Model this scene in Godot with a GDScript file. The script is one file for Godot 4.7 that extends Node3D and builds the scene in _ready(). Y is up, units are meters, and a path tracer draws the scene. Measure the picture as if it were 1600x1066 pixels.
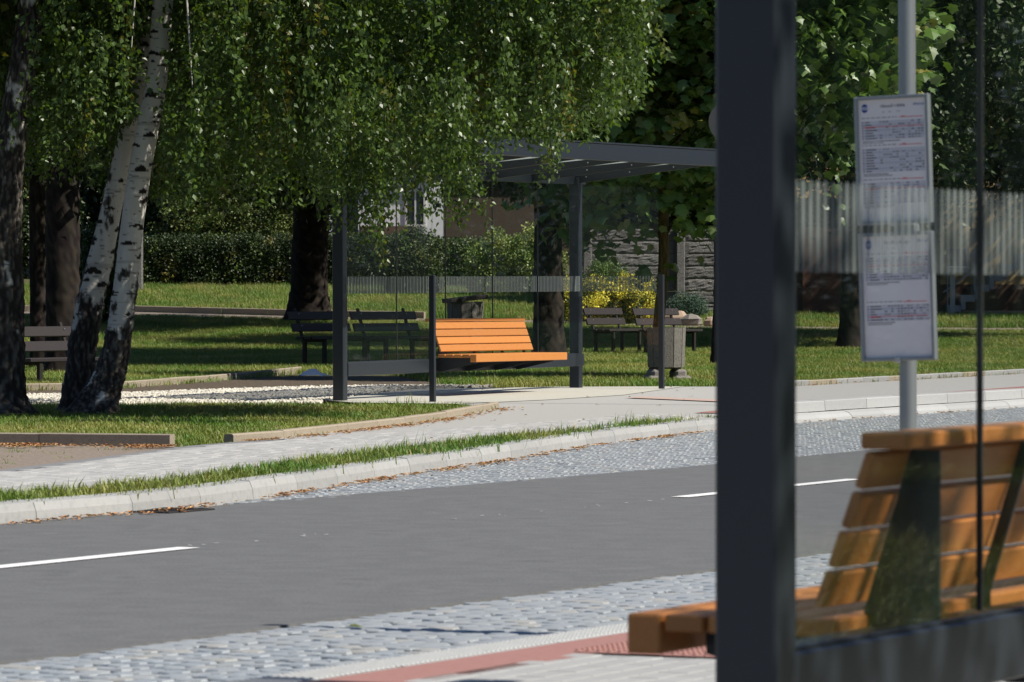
extends Node3D
# A summer street with two glass bus shelters. X is right, D (= -z) is depth from the camera, Y up, metres.

var M := {}                       # materials
var rng := RandomNumberGenerator.new()
var noise := FastNoiseLite.new()
var used := {}
const RD := 63.5                  # turn of everything that runs with the road, degrees
const U := Vector2(0.446, 0.895)  # along the road in (X, D)
const N := Vector2(0.895, -0.446) # across it, towards the camera's side

# ------------------------------------------------------------------ helpers
func lin(r: float, g: float, b: float, a := 1.0) -> Color:
	var c := Color(r, g, b).linear_to_srgb()
	c.a = a
	return c

func mat(key: String, c: Color, rough := 0.8, spec := 0.5) -> StandardMaterial3D:
	var m := StandardMaterial3D.new()
	m.resource_name = key
	m.albedo_color = c
	m.roughness = rough
	m.metallic_specular = spec
	M[key] = m
	return m

func noise_tex(freq: float, ramp: Array, sd: int, size := 512, octaves := 4, kind := FastNoiseLite.TYPE_SIMPLEX_SMOOTH) -> NoiseTexture2D:
	var n := FastNoiseLite.new()
	n.noise_type = kind
	n.seed = sd
	n.frequency = freq
	n.fractal_octaves = octaves
	var t := NoiseTexture2D.new()
	t.width = size
	t.height = size
	t.seamless = true
	t.noise = n
	if ramp.size():
		var g := Gradient.new()
		var off := PackedFloat32Array()
		var cols := PackedColorArray()
		for i in ramp.size():
			off.append(float(i) / maxf(1.0, ramp.size() - 1))
			cols.append(ramp[i])
		g.offsets = off
		g.colors = cols
		t.color_ramp = g
	return t

# surface whose colour wanders between the given linear colours; scale is repeats per metre
func grained(key: String, ramp: Array, freq: float, scale: Vector3, rough: float, sd: int, world := true, bump := 0.0, bump_freq := 0.2, octaves := 4) -> StandardMaterial3D:
	var m := mat(key, Color.WHITE, rough)
	m.albedo_texture = noise_tex(freq, ramp, sd, 512, octaves)
	m.uv1_triplanar = true
	m.uv1_world_triplanar = world
	m.uv1_scale = scale
	if bump > 0.0:
		m.heightmap_enabled = true
		m.heightmap_texture = noise_tex(bump_freq, [], sd + 7, 512, 3)
		m.heightmap_scale = bump
	return m

func leafy(key: String, c: Color, back: float, rough := 0.45) -> StandardMaterial3D:
	var m := mat(key, c, rough, 0.5)
	m.vertex_color_use_as_albedo = true
	m.backlight_enabled = true
	m.backlight = Color(back, back, back * 0.6)
	m.cull_mode = BaseMaterial3D.CULL_DISABLED
	return m

func tool() -> SurfaceTool:
	var st := SurfaceTool.new()
	st.begin(Mesh.PRIMITIVE_TRIANGLES)
	st.set_smooth_group(-1)
	return st

func numbered(called: String) -> String:
	used[called] = used.get(called, -1) + 1
	return called if used[called] == 0 else "%s_%03d" % [called, used[called]]

func tag(o: Node, label := "", category := "", group := "", kind := "") -> Node:
	if label: o.set_meta("label", label)
	if category: o.set_meta("category", category)
	if group: o.set_meta("group", group)
	if kind: o.set_meta("kind", kind)
	return o

func thing(called: String, label: String, category: String, at := Vector3.ZERO, turn := 0.0, group := "") -> Node3D:
	var o := Node3D.new()
	o.name = numbered(called)
	add_child(o)
	o.position = at
	o.rotation_degrees.y = turn
	tag(o, label, category, group)
	return o

func put(called: String, mesh: Mesh, m: Material, parent: Node = null) -> MeshInstance3D:
	var o := MeshInstance3D.new()
	o.mesh = mesh
	if m: o.material_override = m
	if parent == null:
		o.name = numbered(called)
		add_child(o)
	else:
		var k := 0
		var nm := called
		if parent.has_meta("_n_" + called):
			k = parent.get_meta("_n_" + called)
		if k > 0: nm = "%s_%03d" % [called, k]
		parent.set_meta("_n_" + called, k + 1)
		o.name = nm
		parent.add_child(o, true)
	return o

func obj(called: String, st: SurfaceTool, m: Material, parent: Node = null) -> MeshInstance3D:
	st.generate_normals()
	return put(called, st.commit(), m, parent)

func tri(st: SurfaceTool, a: Vector3, b: Vector3, c: Vector3, out: Vector3) -> void:
	if (b - a).cross(c - a).dot(out) > 0.0:   # clockwise seen from outside
		var k := b
		b = c
		c = k
	st.add_vertex(a)
	st.add_vertex(b)
	st.add_vertex(c)

func quad(st: SurfaceTool, a: Vector3, b: Vector3, c: Vector3, d: Vector3, out: Vector3) -> void:
	tri(st, a, b, c, out)
	tri(st, a, c, d, out)

# a box with chamfered edges: centre, size, chamfer, turn
func bx(st: SurfaceTool, c: Vector3, s: Vector3, ch := 0.0, b := Basis.IDENTITY) -> void:
	var h := s * 0.5
	ch = minf(ch, minf(h.x, minf(h.y, h.z)) * 0.9)
	for ax in 3:
		var e := Vector3.ZERO
		e[ax] = 1.0
		var p := (ax + 1) % 3
		var q := (ax + 2) % 3
		for sg in [-1.0, 1.0]:
			var pts := []
			for k in [[-1, -1], [1, -1], [1, 1], [-1, 1]]:
				var v := Vector3.ZERO
				v[ax] = sg * h[ax]
				v[p] = k[0] * (h[p] - ch)
				v[q] = k[1] * (h[q] - ch)
				pts.append(c + b * v)
			quad(st, pts[0], pts[1], pts[2], pts[3], b * (e * sg))
		if ch > 0.0:
			for s1 in [-1.0, 1.0]:
				for s2 in [-1.0, 1.0]:
					var v4 := []
					for k in [[-1, 0], [1, 0], [1, 1], [-1, 1]]:
						var v := Vector3.ZERO
						v[ax] = k[0] * (h[ax] - ch)
						v[p] = s1 * (h[p] - (ch if k[1] == 1 else 0.0))
						v[q] = s2 * (h[q] - (0.0 if k[1] == 1 else ch))
						v4.append(c + b * v)
					var o := Vector3.ZERO
					o[p] = s1
					o[q] = s2
					quad(st, v4[0], v4[1], v4[2], v4[3], b * o)
	if ch > 0.0:
		for sx in [-1.0, 1.0]:
			for sy in [-1.0, 1.0]:
				for sz in [-1.0, 1.0]:
					var g := Vector3(sx, sy, sz)
					var i := h - Vector3(ch, ch, ch)
					tri(st, c + b * (g * Vector3(h.x, i.y, i.z)), c + b * (g * Vector3(i.x, h.y, i.z)), c + b * (g * Vector3(i.x, i.y, h.z)), b * g)

# a closed outline (in two axes a, b from origin o) pushed along e
func prism(st: SurfaceTool, o: Vector3, a: Vector3, b: Vector3, pts: PackedVector2Array, e: Vector3) -> void:
	var mid := Vector2.ZERO
	for p in pts: mid += p
	mid /= pts.size()
	var ids := Geometry2D.triangulate_polygon(pts)
	for k in range(0, ids.size(), 3):
		var q := []
		for j in 3: q.append(o + a * pts[ids[k + j]].x + b * pts[ids[k + j]].y)
		tri(st, q[0], q[1], q[2], -e)
		tri(st, q[0] + e, q[1] + e, q[2] + e, e)
	var turn := 1.0 if not Geometry2D.is_polygon_clockwise(pts) else -1.0
	for k in pts.size():
		var p0 := pts[k]
		var p1 := pts[(k + 1) % pts.size()]
		var d := (p1 - p0).orthogonal() * turn
		var q0 := o + a * p0.x + b * p0.y
		var q1 := o + a * p1.x + b * p1.y
		var outw := a * d.x + b * d.y
		# orthogonal() of a counter-clockwise outline points outwards when negated in y-up axes; test against the middle
		if outw.dot((q0 + q1) * 0.5 - (o + a * mid.x + b * mid.y)) < 0.0 and _convexish(pts): outw = -outw
		quad(st, q0, q1, q1 + e, q0 + e, outw)

func _convexish(_p: PackedVector2Array) -> bool:
	return true

# a tapering tube through points (Vector4: xyz and radius), smooth
func tube(st: SurfaceTool, pts: Array, sides := 8) -> void:
	var rows := pts.size()
	st.set_smooth_group(0)
	var ring := []
	for i in rows:
		var p := Vector3(pts[i].x, pts[i].y, pts[i].z)
		var a: Vector4 = pts[maxi(i - 1, 0)]
		var b: Vector4 = pts[mini(i + 1, rows - 1)]
		var dir := Vector3(b.x - a.x, b.y - a.y, b.z - a.z).normalized()
		var s := dir.cross(Vector3.RIGHT if absf(dir.x) < 0.8 else Vector3.UP).normalized()
		var t := s.cross(dir)
		var r := []
		for k in sides:
			var w := TAU * k / sides
			r.append(p + (s * cos(w) + t * sin(w)) * pts[i].w)
		ring.append(r)
	for i in rows - 1:
		for k in sides:
			var k2 := (k + 1) % sides
			var c := Vector3(pts[i].x, pts[i].y, pts[i].z)
			quad(st, ring[i][k], ring[i][k2], ring[i + 1][k2], ring[i + 1][k], ring[i][k] + ring[i][k2] - c * 2.0)
	st.set_smooth_group(-1)
	for k in range(1, sides - 1):
		var up := Vector3(pts[rows - 1].x - pts[rows - 2].x, pts[rows - 1].y - pts[rows - 2].y, pts[rows - 1].z - pts[rows - 2].z)
		tri(st, ring[rows - 1][0], ring[rows - 1][k], ring[rows - 1][k + 1], up)
		tri(st, ring[0][0], ring[0][k], ring[0][k + 1], -up)

# ground level on the far side of the road, by depth
const HD := [-60.0, 20.0, 41.0, 46.4, 52.0, 60.0, 78.0, 85.0, 100.0, 110.0, 125.0, 160.0, 300.0]
const HY := [-0.055, -0.055, -0.045, 0.0, 0.04, 0.05, 0.06, 0.14, 0.6, 0.96, 1.5, 2.6, 5.0]
func far_level(d: float) -> float:
	for i in HD.size() - 1:
		if d <= HD[i + 1]:
			return lerpf(HY[i], HY[i + 1], clampf((d - HD[i]) / (HD[i + 1] - HD[i]), 0.0, 1.0))
	return HY[-1]

func near_level(_d: float) -> float:
	return -0.03

func road_level(_d: float) -> float:
	return -0.16

func on(x: float, d: float, level: Callable, up := 0.0) -> Vector3:
	return Vector3(x, (level as Callable).call(d) + up, -d)

func far_on(x: float, d: float, up := 0.0) -> Vector3:
	return Vector3(x, far_level(d) + up, -d)

# a sheet over a polygon of (X, D), following a level
func sheet(called: String, pts: PackedVector2Array, kind_of_level: int, up: float, m: Material, parent: Node = null) -> MeshInstance3D:
	var st := tool()
	var cuts := HD.duplicate() if kind_of_level == 0 else [-200.0, 0.0, 20.0, 300.0]
	for i in cuts.size() - 1:
		var strip := PackedVector2Array([Vector2(-900, cuts[i]), Vector2(900, cuts[i]), Vector2(900, cuts[i + 1]), Vector2(-900, cuts[i + 1])])
		for poly in Geometry2D.intersect_polygons(pts, strip):
			var ids := Geometry2D.triangulate_polygon(poly)
			for k in range(0, ids.size(), 3):
				var q := []
				for j in 3:
					var p: Vector2 = poly[ids[k + j]]
					var y := far_level(p.y) if kind_of_level == 0 else (-0.03 if kind_of_level == 1 else -0.16)
					q.append(Vector3(p.x, y + up, -p.y))
				tri(st, q[0], q[1], q[2], Vector3.UP)
	var o := obj(called, st, m, parent)
	if parent == null: tag(o, "", "", "", "structure")
	return o

func copies(called: String, mesh: Mesh, where: Array, tints: Array, m: Material, parent: Node = null, stuff := true) -> MultiMeshInstance3D:
	var mm := MultiMesh.new()
	mm.transform_format = MultiMesh.TRANSFORM_3D
	mm.use_colors = tints.size() > 0
	mm.mesh = mesh
	mm.instance_count = where.size()
	for i in where.size():
		mm.set_instance_transform(i, where[i])
		if tints.size(): mm.set_instance_color(i, tints[i])
	var o := MultiMeshInstance3D.new()
	o.multimesh = mm
	o.material_override = m
	if parent == null:
		o.name = numbered(called)
		add_child(o)
	else:
		o.name = called
		parent.add_child(o, true)
	if stuff: o.set_meta("kind", "stuff")
	return o

func V2(a: Array) -> PackedVector2Array:
	var p := PackedVector2Array()
	for k in range(0, a.size(), 2): p.append(Vector2(a[k], a[k + 1]))
	return p

func offset_line(line: PackedVector2Array, by: float) -> PackedVector2Array:
	var r := PackedVector2Array()
	for i in line.size():
		var d := (line[mini(i + 1, line.size() - 1)] - line[maxi(i - 1, 0)]).normalized()
		r.append(line[i] + Vector2(-d.y, d.x) * by)    # to the left of the way (away from the camera for lines that run right and back)
	return r

func band(a: PackedVector2Array, b: PackedVector2Array) -> PackedVector2Array:
	var p := a.duplicate()
	var r := b.duplicate()
	r.reverse()
	p.append_array(r)
	return p

# points every `step` metres along a polyline
func walk(line: PackedVector2Array, step: float) -> PackedVector2Array:
	var r := PackedVector2Array([line[0]])
	var left := step
	for i in line.size() - 1:
		var a := line[i]
		var b := line[i + 1]
		var l := a.distance_to(b)
		var at := left
		while at <= l:
			r.append(a.lerp(b, at / l))
			at += step
		left = at - l
	if r[r.size() - 1].distance_to(line[line.size() - 1]) > 0.15: r.append(line[line.size() - 1])
	return r

# kerb stones one by one along a line; profile in (across, height), across grows away from the walker's right
func kerb(called: String, line: PackedVector2Array, profile: PackedVector2Array, step: float, base: Callable, mats: Array, gap := 0.006) -> Node3D:
	var root := Node3D.new()
	root.name = numbered(called)
	add_child(root)
	tag(root, "", "", "", "structure")
	var ps := walk(line, step)
	for i in ps.size() - 1:
		var a := ps[i]
		var b := ps[i + 1]
		var d := (b - a).normalized()
		var side := Vector2(-d.y, d.x)
		var st := tool()
		var len := a.distance_to(b) - gap
		var y0: float = (base as Callable).call(a.y)
		var y1: float = (base as Callable).call(b.y)
		var e := Vector3(d.x * len, y1 - y0, -d.y * len)
		prism(st, Vector3.ZERO, Vector3(side.x, 0, -side.y), Vector3.UP, profile, e)
		var o := obj("kerb_stone", st, mats[i % mats.size()], root)
		o.position = Vector3(a.x, y0 + rng.randf_range(-0.003, 0.003), -a.y)
	return root

# ------------------------------------------------------------------ scene
func _ready() -> void:
	rng.seed = 4711
	noise.seed = 5
	noise.frequency = 1.0
	noise.fractal_octaves = 3
	view()
	materials()
	ground()
	road_and_kerbs()
	far_shelter()
	near_shelter()
	houses()
	trees()
	furniture()
	plants()
	grass()
	litter()

func view() -> void:
	var cam := Camera3D.new()
	cam.name = "camera"
	var lens := CameraAttributesPhysical.new()
	lens.frustum_focal_length = 24.0 * 7000.0 / 1066.0
	lens.frustum_focus_distance = 47.0
	lens.frustum_near = 0.3
	lens.frustum_far = 1500.0
	lens.exposure_aperture = 13.5
	add_child(cam)
	cam.attributes = lens
	cam.fov = rad_to_deg(2.0 * atan(533.0 / 7000.0))
	cam.far = 1500.0
	cam.near = 0.3
	cam.position = Vector3(0, 1.02, 0)
	cam.rotation.x = -atan(61.0 / 7000.0)
	cam.current = true
	var env := Environment.new()
	env.background_mode = Environment.BG_SKY
	var sky := Sky.new()
	var sm := ProceduralSkyMaterial.new()
	sm.sky_top_color = Color(0.40, 0.54, 0.76)
	sm.sky_horizon_color = Color(0.80, 0.85, 0.90)
	sm.sky_curve = 0.12
	sm.ground_bottom_color = Color(0.2, 0.2, 0.18)
	sm.ground_horizon_color = Color(0.45, 0.47, 0.45)
	sm.sun_angle_max = 12.0
	sky.sky_material = sm
	env.sky = sky
	env.background_energy_multiplier = 0.44
	env.tonemap_mode = Environment.TONE_MAPPER_LINEAR
	env.tonemap_exposure = 1.3
	env.sdfgi_enabled = true
	env.ssao_enabled = true
	env.ssil_enabled = true
	var we := WorldEnvironment.new()
	we.name = "environment"
	we.environment = env
	add_child(we)
	var sun := DirectionalLight3D.new()
	sun.name = "sun"
	sun.light_energy = 1.6
	sun.light_color = Color(1.0, 0.972, 0.925)
	sun.light_angular_distance = 0.5
	sun.shadow_enabled = true
	add_child(sun)
	var el := deg_to_rad(46.0)
	var az := deg_to_rad(-18.0)    # from the right, a little from the front
	var to_sun := Vector3(cos(el) * cos(az), sin(el), -cos(el) * sin(az))
	sun.look_at_from_position(to_sun * 50.0, Vector3.ZERO, Vector3.UP)

func materials() -> void:
	grained("asphalt", [lin(.108, .11, .111), lin(.143, .145, .145), lin(.125, .127, .128), lin(.16, .161, .16)], 0.014, Vector3(.25, .25, .25), 0.85, 3, true, 0.35, 0.35, 5)
	var ad: StandardMaterial3D = M.asphalt
	ad.detail_enabled = true
	ad.detail_albedo = noise_tex(0.45, [lin(.62, .62, .62), lin(1, 1, 1), lin(.85, .85, .85), lin(1, 1, 1)], 91, 512, 2)
	ad.detail_blend_mode = BaseMaterial3D.BLEND_MODE_MUL
	ad.uv2_triplanar = true
	ad.uv2_world_triplanar = true
	ad.uv2_scale = Vector3(1.6, 1.6, 1.6)
	grained("soil", [lin(.05, .035, .022), lin(.10, .075, .05), lin(.14, .11, .07)], 0.03, Vector3(.6, .6, .6), 0.95, 11, true, 2.0, 0.1)
	grained("turf", [lin(.040, .052, .012), lin(.07, .08, .022), lin(.12, .105, .045), lin(.055, .07, .018)], 0.02, Vector3(.5, .5, .5), 0.95, 12, true, 3.0, 0.2)
	grained("pavers", [lin(.32, .318, .305), lin(.40, .396, .38), lin(.36, .355, .34), lin(.43, .425, .41)], 0.06, Vector3(.35, .4, 1.3), 0.85, 13, true, 0.3, 0.3)
	grained("sandy_slab", [lin(.40, .39, .345), lin(.47, .455, .40), lin(.43, .42, .375)], 0.03, Vector3(.4, .4, .6), 0.85, 14)
	grained("old_paving", [lin(.13, .10, .075), lin(.29, .24, .19), lin(.18, .14, .11), lin(.25, .20, .16)], 0.04, Vector3(.7, .7, 1.2), 0.9, 15, true, 0.5, 0.2)
	for k in 3:
		var f: float = [0.93, 1.0, 1.06][k]
		grained("concrete_%d" % k, [lin(.22 * f, .225 * f, .22 * f), lin(.31 * f, .315 * f, .31 * f), lin(.345 * f, .345 * f, .335 * f), lin(.275 * f, .275 * f, .265 * f)], 0.03, Vector3(.9, .9, .9), 0.85, 20 + k, true, 0.3, 0.3)
		grained("pale_kerb_%d" % k, [lin(.35 * f, .36 * f, .355 * f), lin(.43 * f, .435 * f, .43 * f), lin(.39 * f, .395 * f, .385 * f)], 0.03, Vector3(.9, .9, .9), 0.8, 24 + k)
		grained("old_kerb_%d" % k, [lin(.20 * f, .16 * f, .11 * f), lin(.34 * f, .29 * f, .22 * f), lin(.27 * f, .23 * f, .17 * f)], 0.05, Vector3(1.2, 1.2, 1.2), 0.9, 28 + k, true, 0.6, 0.2)
	for k in 6:
		var t: Vector3 = [Vector3(.30, .33, .355), Vector3(.31, .335, .355), Vector3(.285, .315, .34), Vector3(.335, .355, .365), Vector3(.31, .335, .345), Vector3(.355, .355, .34)][k]
		grained("granite_%d" % k, [lin(t.x * .8, t.y * .8, t.z * .8), lin(t.x, t.y, t.z), lin(t.x * 1.15, t.y * 1.15, t.z * 1.12)], 0.12, Vector3(2, 2, 2), 0.55, 40 + k, true, 0.25, 0.2)
	var gm := grained("granite_mixed", [lin(.75, .75, .75), lin(1, 1, 1), lin(.88, .88, .88)], 0.1, Vector3(2, 2, 2), 0.6, 47)
	gm.vertex_color_use_as_albedo = true
	grained("joint_sand", [lin(.15, .15, .145), lin(.24, .235, .225)], 0.1, Vector3(1, 1, 1), 0.95, 48)
	grained("red_paver", [lin(.27, .128, .112), lin(.335, .17, .145), lin(.30, .15, .13)], 0.06, Vector3(.8, .8, .8), 0.85, 49)
	grained("faded_red", [lin(.40, .27, .23), lin(.48, .36, .31), lin(.42, .30, .26)], 0.1, Vector3(2, 2, 2), 0.85, 55)
	grained("edge_paver", [lin(.15, .15, .155), lin(.24, .24, .24)], 0.1, Vector3(2, 2, 2), 0.85, 56)
	grained("white_paint", [lin(.70, .70, .69), lin(.80, .80, .79), lin(.76, .76, .75)], 0.06, Vector3(1.5, 1.5, 1.5), 0.7, 50)
	grained("gravel_bed", [lin(.3, .28, .24), lin(.5, .47, .4)], 0.2, Vector3(1, 1, 1), 0.95, 51)
	# painted steel of the shelters
	mat("steel", lin(.0165, .022, .0285), 0.38, 0.5)
	mat("galvanised", lin(.32, .35, .36), 0.38, 0.5).metallic = 0.55
	mat("rubber", lin(.012, .016, .014), 0.6)
	mat("bolt", lin(.55, .56, .56), 0.3).metallic = 0.8
	var gl := mat("glass", Color(0.45, 0.6, 0.55, 0.015), 0.02, 0.36)
	gl.transparency = BaseMaterial3D.TRANSPARENCY_ALPHA
	var gn := mat("near_glass", Color(0.45, 0.6, 0.55, 0.015), 0.02, 0.5)
	gn.transparency = BaseMaterial3D.TRANSPARENCY_ALPHA
	var rg := mat("roof_glass", lin(.50, .74, .62, 0.45), 0.35, 0.4)
	rg.backlight_enabled = true
	rg.backlight = Color(0.9, 0.9, 0.9)
	rg.transparency = BaseMaterial3D.TRANSPARENCY_ALPHA
	var fr := mat("frosting", lin(.19, .22, .215, 0.68), 0.6, 0.3)
	fr.transparency = BaseMaterial3D.TRANSPARENCY_ALPHA
	# woods
	for k in 3:
		var f: float = [0.9, 1.0, 1.12][k]
		grained("larch_%d" % k, [lin(.36 * f, .13 * f, .028 * f), lin(.47 * f, .19 * f, .045 * f), lin(.41 * f, .155 * f, .034 * f), lin(.52 * f, .22 * f, .06 * f)], 0.035, Vector3(.35, 5, 5), 0.5, 60 + k, false)
	for k in 2:
		grained("dark_plank_%d" % k, [lin(.014, .0115, .0115), lin(.030, .025, .025), lin(.022, .018, .019)], 0.05, Vector3(.5, 6, 6), 0.55, 66 + k, false)
	mat("bench_iron", lin(.015, .012, .011), 0.6)
	grained("mossy_concrete", [lin(.05, .05, .04), lin(.14, .135, .115), lin(.21, .195, .17), lin(.09, .09, .07)], 0.04, Vector3(2.2, 0.8, 2.2), 0.9, 70, false, 1.0, 0.1)
	grained("grey_stone", [lin(.12, .11, .10), lin(.25, .23, .21), lin(.33, .30, .28)], 0.08, Vector3(3, 3, 3), 0.9, 71, true, 1.0, 0.1)
	grained("pink_stone", [lin(.30, .21, .15), lin(.42, .33, .25)], 0.1, Vector3(3, 3, 3), 0.9, 72)
	# buildings
	grained("white_render", [lin(.62, .64, .66), lin(.70, .71, .72)], 0.02, Vector3(.3, .3, .3), 0.9, 80)
	grained("yellow_render", [lin(.48, .34, .14), lin(.55, .40, .18)], 0.02, Vector3(.3, .3, .3), 0.9, 81)
	grained("brown_render", [lin(.06, .045, .033), lin(.085, .064, .047)], 0.03, Vector3(.4, .4, .4), 0.9, 82)
	grained("brown_plinth", [lin(.085, .04, .025), lin(.12, .06, .04)], 0.05, Vector3(.6, .6, .6), 0.85, 83)
	grained("step_concrete", [lin(.34, .34, .34), lin(.42, .42, .41)], 0.05, Vector3(.6, .6, .6), 0.9, 84)
	for k in 3:
		var f: float = [0.85, 1.0, 1.12][k]
		grained("wall_panel_%d" % k, [lin(.15 * f, .148 * f, .14 * f), lin(.225 * f, .22 * f, .21 * f), lin(.185 * f, .18 * f, .172 * f), lin(.255 * f, .25 * f, .238 * f)], 0.04, Vector3(.5, 3.0, .5), 0.9, 85 + k, true, 3.0, 0.06)
	mat("roof_tile", lin(.33, .10, .06), 0.8)
	mat("pane_glass", lin(.02, .025, .03), 0.08)
	mat("window_frame", lin(.6, .6, .58), 0.5)
	mat("box_grey", lin(.05, .055, .06), 0.5)
	mat("pale_metal", lin(.40, .42, .43), 0.45)
	mat("bag_plastic", lin(.78, .72, .72), 0.5)
	var bk := mat("bark", Color.WHITE, 0.9, 0.3)
	bk.vertex_color_use_as_albedo = true
	mat("twig", lin(.05, .035, .022), 0.8)
	mat("pale_limb", lin(.30, .28, .24), 0.8)
	leafy("birch_leaf", Color.WHITE, 0.95, 0.36)
	leafy("maple_leaf", Color.WHITE, 0.65, 0.42)
	leafy("tree_leaf", Color.WHITE, 0.5, 0.5)
	leafy("blade", Color.WHITE, 0.7, 0.55)
	var dry := mat("dry_leaf", Color.WHITE, 0.85)
	dry.vertex_color_use_as_albedo = true
	var pb := mat("pebble", Color.WHITE, 0.85)
	pb.vertex_color_use_as_albedo = true

# lines in (X, D), found by measuring the photograph on the road's and the pavement's level
var far_kerb := PackedVector2Array()
var road_far := PackedVector2Array()
var road_near := PackedVector2Array()
var near_kerb := PackedVector2Array()
var lawn_edge := PackedVector2Array()
var back_edge := PackedVector2Array()
var walk_front := PackedVector2Array()
var walk_back := PackedVector2Array()

func ground() -> void:
	far_kerb = V2([-8.6, 11.4, -5.0, 18.85, -2.7, 23.6, -2.40, 24.4, -2.05, 25.0, -1.685, 26.2, -1.28, 28.0, -0.70, 30.7, -0.13, 33.0, 0.57, 36.4, 1.2, 38.8, 1.82, 40.9, 2.30, 42.2])
	var kassel := V2([2.31, 42.23, 2.81, 43.6, 3.96, 46.2, 5.68, 49.9, 9.0, 57.0, 14.0, 67.5, 30.0, 101.0])
	road_near = V2([-9.0, -0.5, -1.66, 14.54, 0.877, 19.62, 1.32, 20.65, 6.0, 30.2, 40.0, 100.0])
	road_far = V2([-8.55, 11.5, -2.7, 23.64, -1.595, 25.97, 1.443, 32.27, 2.77, 35.3, 8.0, 46.2, 34.0, 100.0])
	near_kerb = V2([-8.0, -2.0, -0.514, 12.85, 0.374, 14.61, 3.4, 20.7, 12.0, 38.0, 40.0, 94.0])
	# one sheet to the horizon, under everything
	sheet("base_ground", V2([-900, -200, 900, -200, 900, 900, -900, 900]), 2, -0.12, M.soil)
	var back := offset_line(far_kerb, 0.14)
	var kback := offset_line(kassel, 0.28)
	var front := back.duplicate()
	front.append_array(kback.slice(1))
	sheet("lawn", band(PackedVector2Array([Vector2(-120, 11.4)]) + front + PackedVector2Array([Vector2(120, 101)]), V2([-120, 300, 120, 300])), 0, -0.035, M.turf)
	var nb := offset_line(near_kerb, -0.16)
	sheet("near_lawn", band(V2([-60, -40, 90, -40]), V2([-60, -2.2]) + offset_line(near_kerb, -0.02) + V2([90, 94])), 1, -0.06, M.turf)
	# pavement of the far side
	walk_front = V2([-5.3, 19.5, -2.82, 24.7, -2.0, 26.75, -1.3, 30.4, 0.0, 35.3, 1.13, 39.4, 1.9, 41.6])
	walk_back = V2([-6.2, 22.2, -3.26, 28.5, -2.38, 33.3, -1.83, 35.2, -0.90, 39.4, -0.126, 44.1, -0.55, 45.25, -1.62, 45.7, -1.98, 46.6, -1.1, 50.9, 0.6, 51.9, 2.35, 52.1, 3.2, 52.0, 6.89, 60.6, 11.5, 71.5, 29.0, 104.0])
	var f2 := walk_front.duplicate()
	f2.append_array(kback.slice(1))
	sheet("pavement", band(f2, walk_back), 0, -0.004, M.pavers)
	# the paler floor under the shelter
	sheet("shelter_floor", V2([-0.55, 45.25, -1.62, 45.7, -1.96, 46.6, -1.1, 50.85, 0.6, 51.85, 2.0, 52.0, 1.2, 48.4, 0.35, 46.6]), 0, 0.001, M.sandy_slab)
	# a dark line of edging setts between pavement and the brown paved patch
	sheet("paved_patch", V2([-6.2, 22.3, -3.30, 28.5, -2.42, 33.3, -3.95, 34.4, -7.5, 34.6]), 0, -0.010, M.old_paving)
	sheet("pavement_border", band(V2([-6.2, 22.25, -3.28, 28.5, -2.40, 33.3, -1.86, 35.0]), V2([-6.08, 22.15, -3.15, 28.38, -2.27, 33.2, -1.75, 34.9])), 0, 0.0, M.edge_paver)
	# gravel and trodden path behind the birch lawn
	sheet("gravel_path", V2([-7.5, 45.3, -5.0, 45.4, -1.95, 45.9, -1.98, 46.6, -1.5, 49.0, -1.1, 50.9, -0.6, 51.6, -0.2, 52.6, -1.2, 52.8, -2.4, 52.0, -4.4, 49.2, -7.5, 47.6]), 0, -0.02, M.gravel_bed)
	sheet("trodden_path", V2([-9.5, 48.5, -4.6, 49.3, -2.4, 52.1, -1.2, 52.9, -0.8, 54.0, -1.6, 60.0, -3.6, 59.5, -5.2, 52.6, -9.5, 50.5]), 0, -0.022, M.soil)
	sheet("park_path", V2([-22, 104.5, -9.5, 106.0, -4.8, 103.0, 1.0, 100.5, 4.4, 97.5, 12.0, 96.0, 12.0, 94.2, 4.2, 95.8, 0.8, 98.9, -5.0, 101.4, -9.6, 104.2, -22, 102.6]), 0, -0.02, M.old_paving)
	# the near pavement
	sheet("near_pavement", band(offset_line(near_kerb, -0.45), V2([-3.6, -3.0, 1.1, 6.1, 1.5, 8.0, 2.7, 10.3, 6.5, 17.6, 15.2, 35.0, 44.0, 92.0])), 1, 0.0, M.concrete_0)
	sheet("red_tactile_strip", band(offset_line(near_kerb, -0.19), offset_line(near_kerb, -0.47)), 1, 0.004, M.red_paver)
	sheet("red_crossing_strip", V2([0.181, 13.36, 0.56, 14.12, 3.2, 12.80, 2.82, 12.04]), 1, 0.006, M.red_paver)
	# far red strip, a row of tactile slabs along the bus edge
	sheet("far_red_tactile_strip", band(offset_line(kassel, 0.31), offset_line(kassel, 0.62)), 0, 0.004, M.red_paver)
	var red := V2([1.20, 47.25, 2.72, 44.95, 2.93, 45.35, 1.40, 47.68])
	sheet("far_red_crossing_strip", red, 0, 0.006, M.faded_red)
	lawn_edge = V2([-2.14, 34.4, -1.83, 35.2, -1.45, 36.9, -0.90, 39.4, -0.126, 44.1])
	back_edge = V2([3.0, 52.2, 3.2, 52.2, 6.89, 60.8, 11.5, 71.7, 20.0, 88.0])

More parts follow.
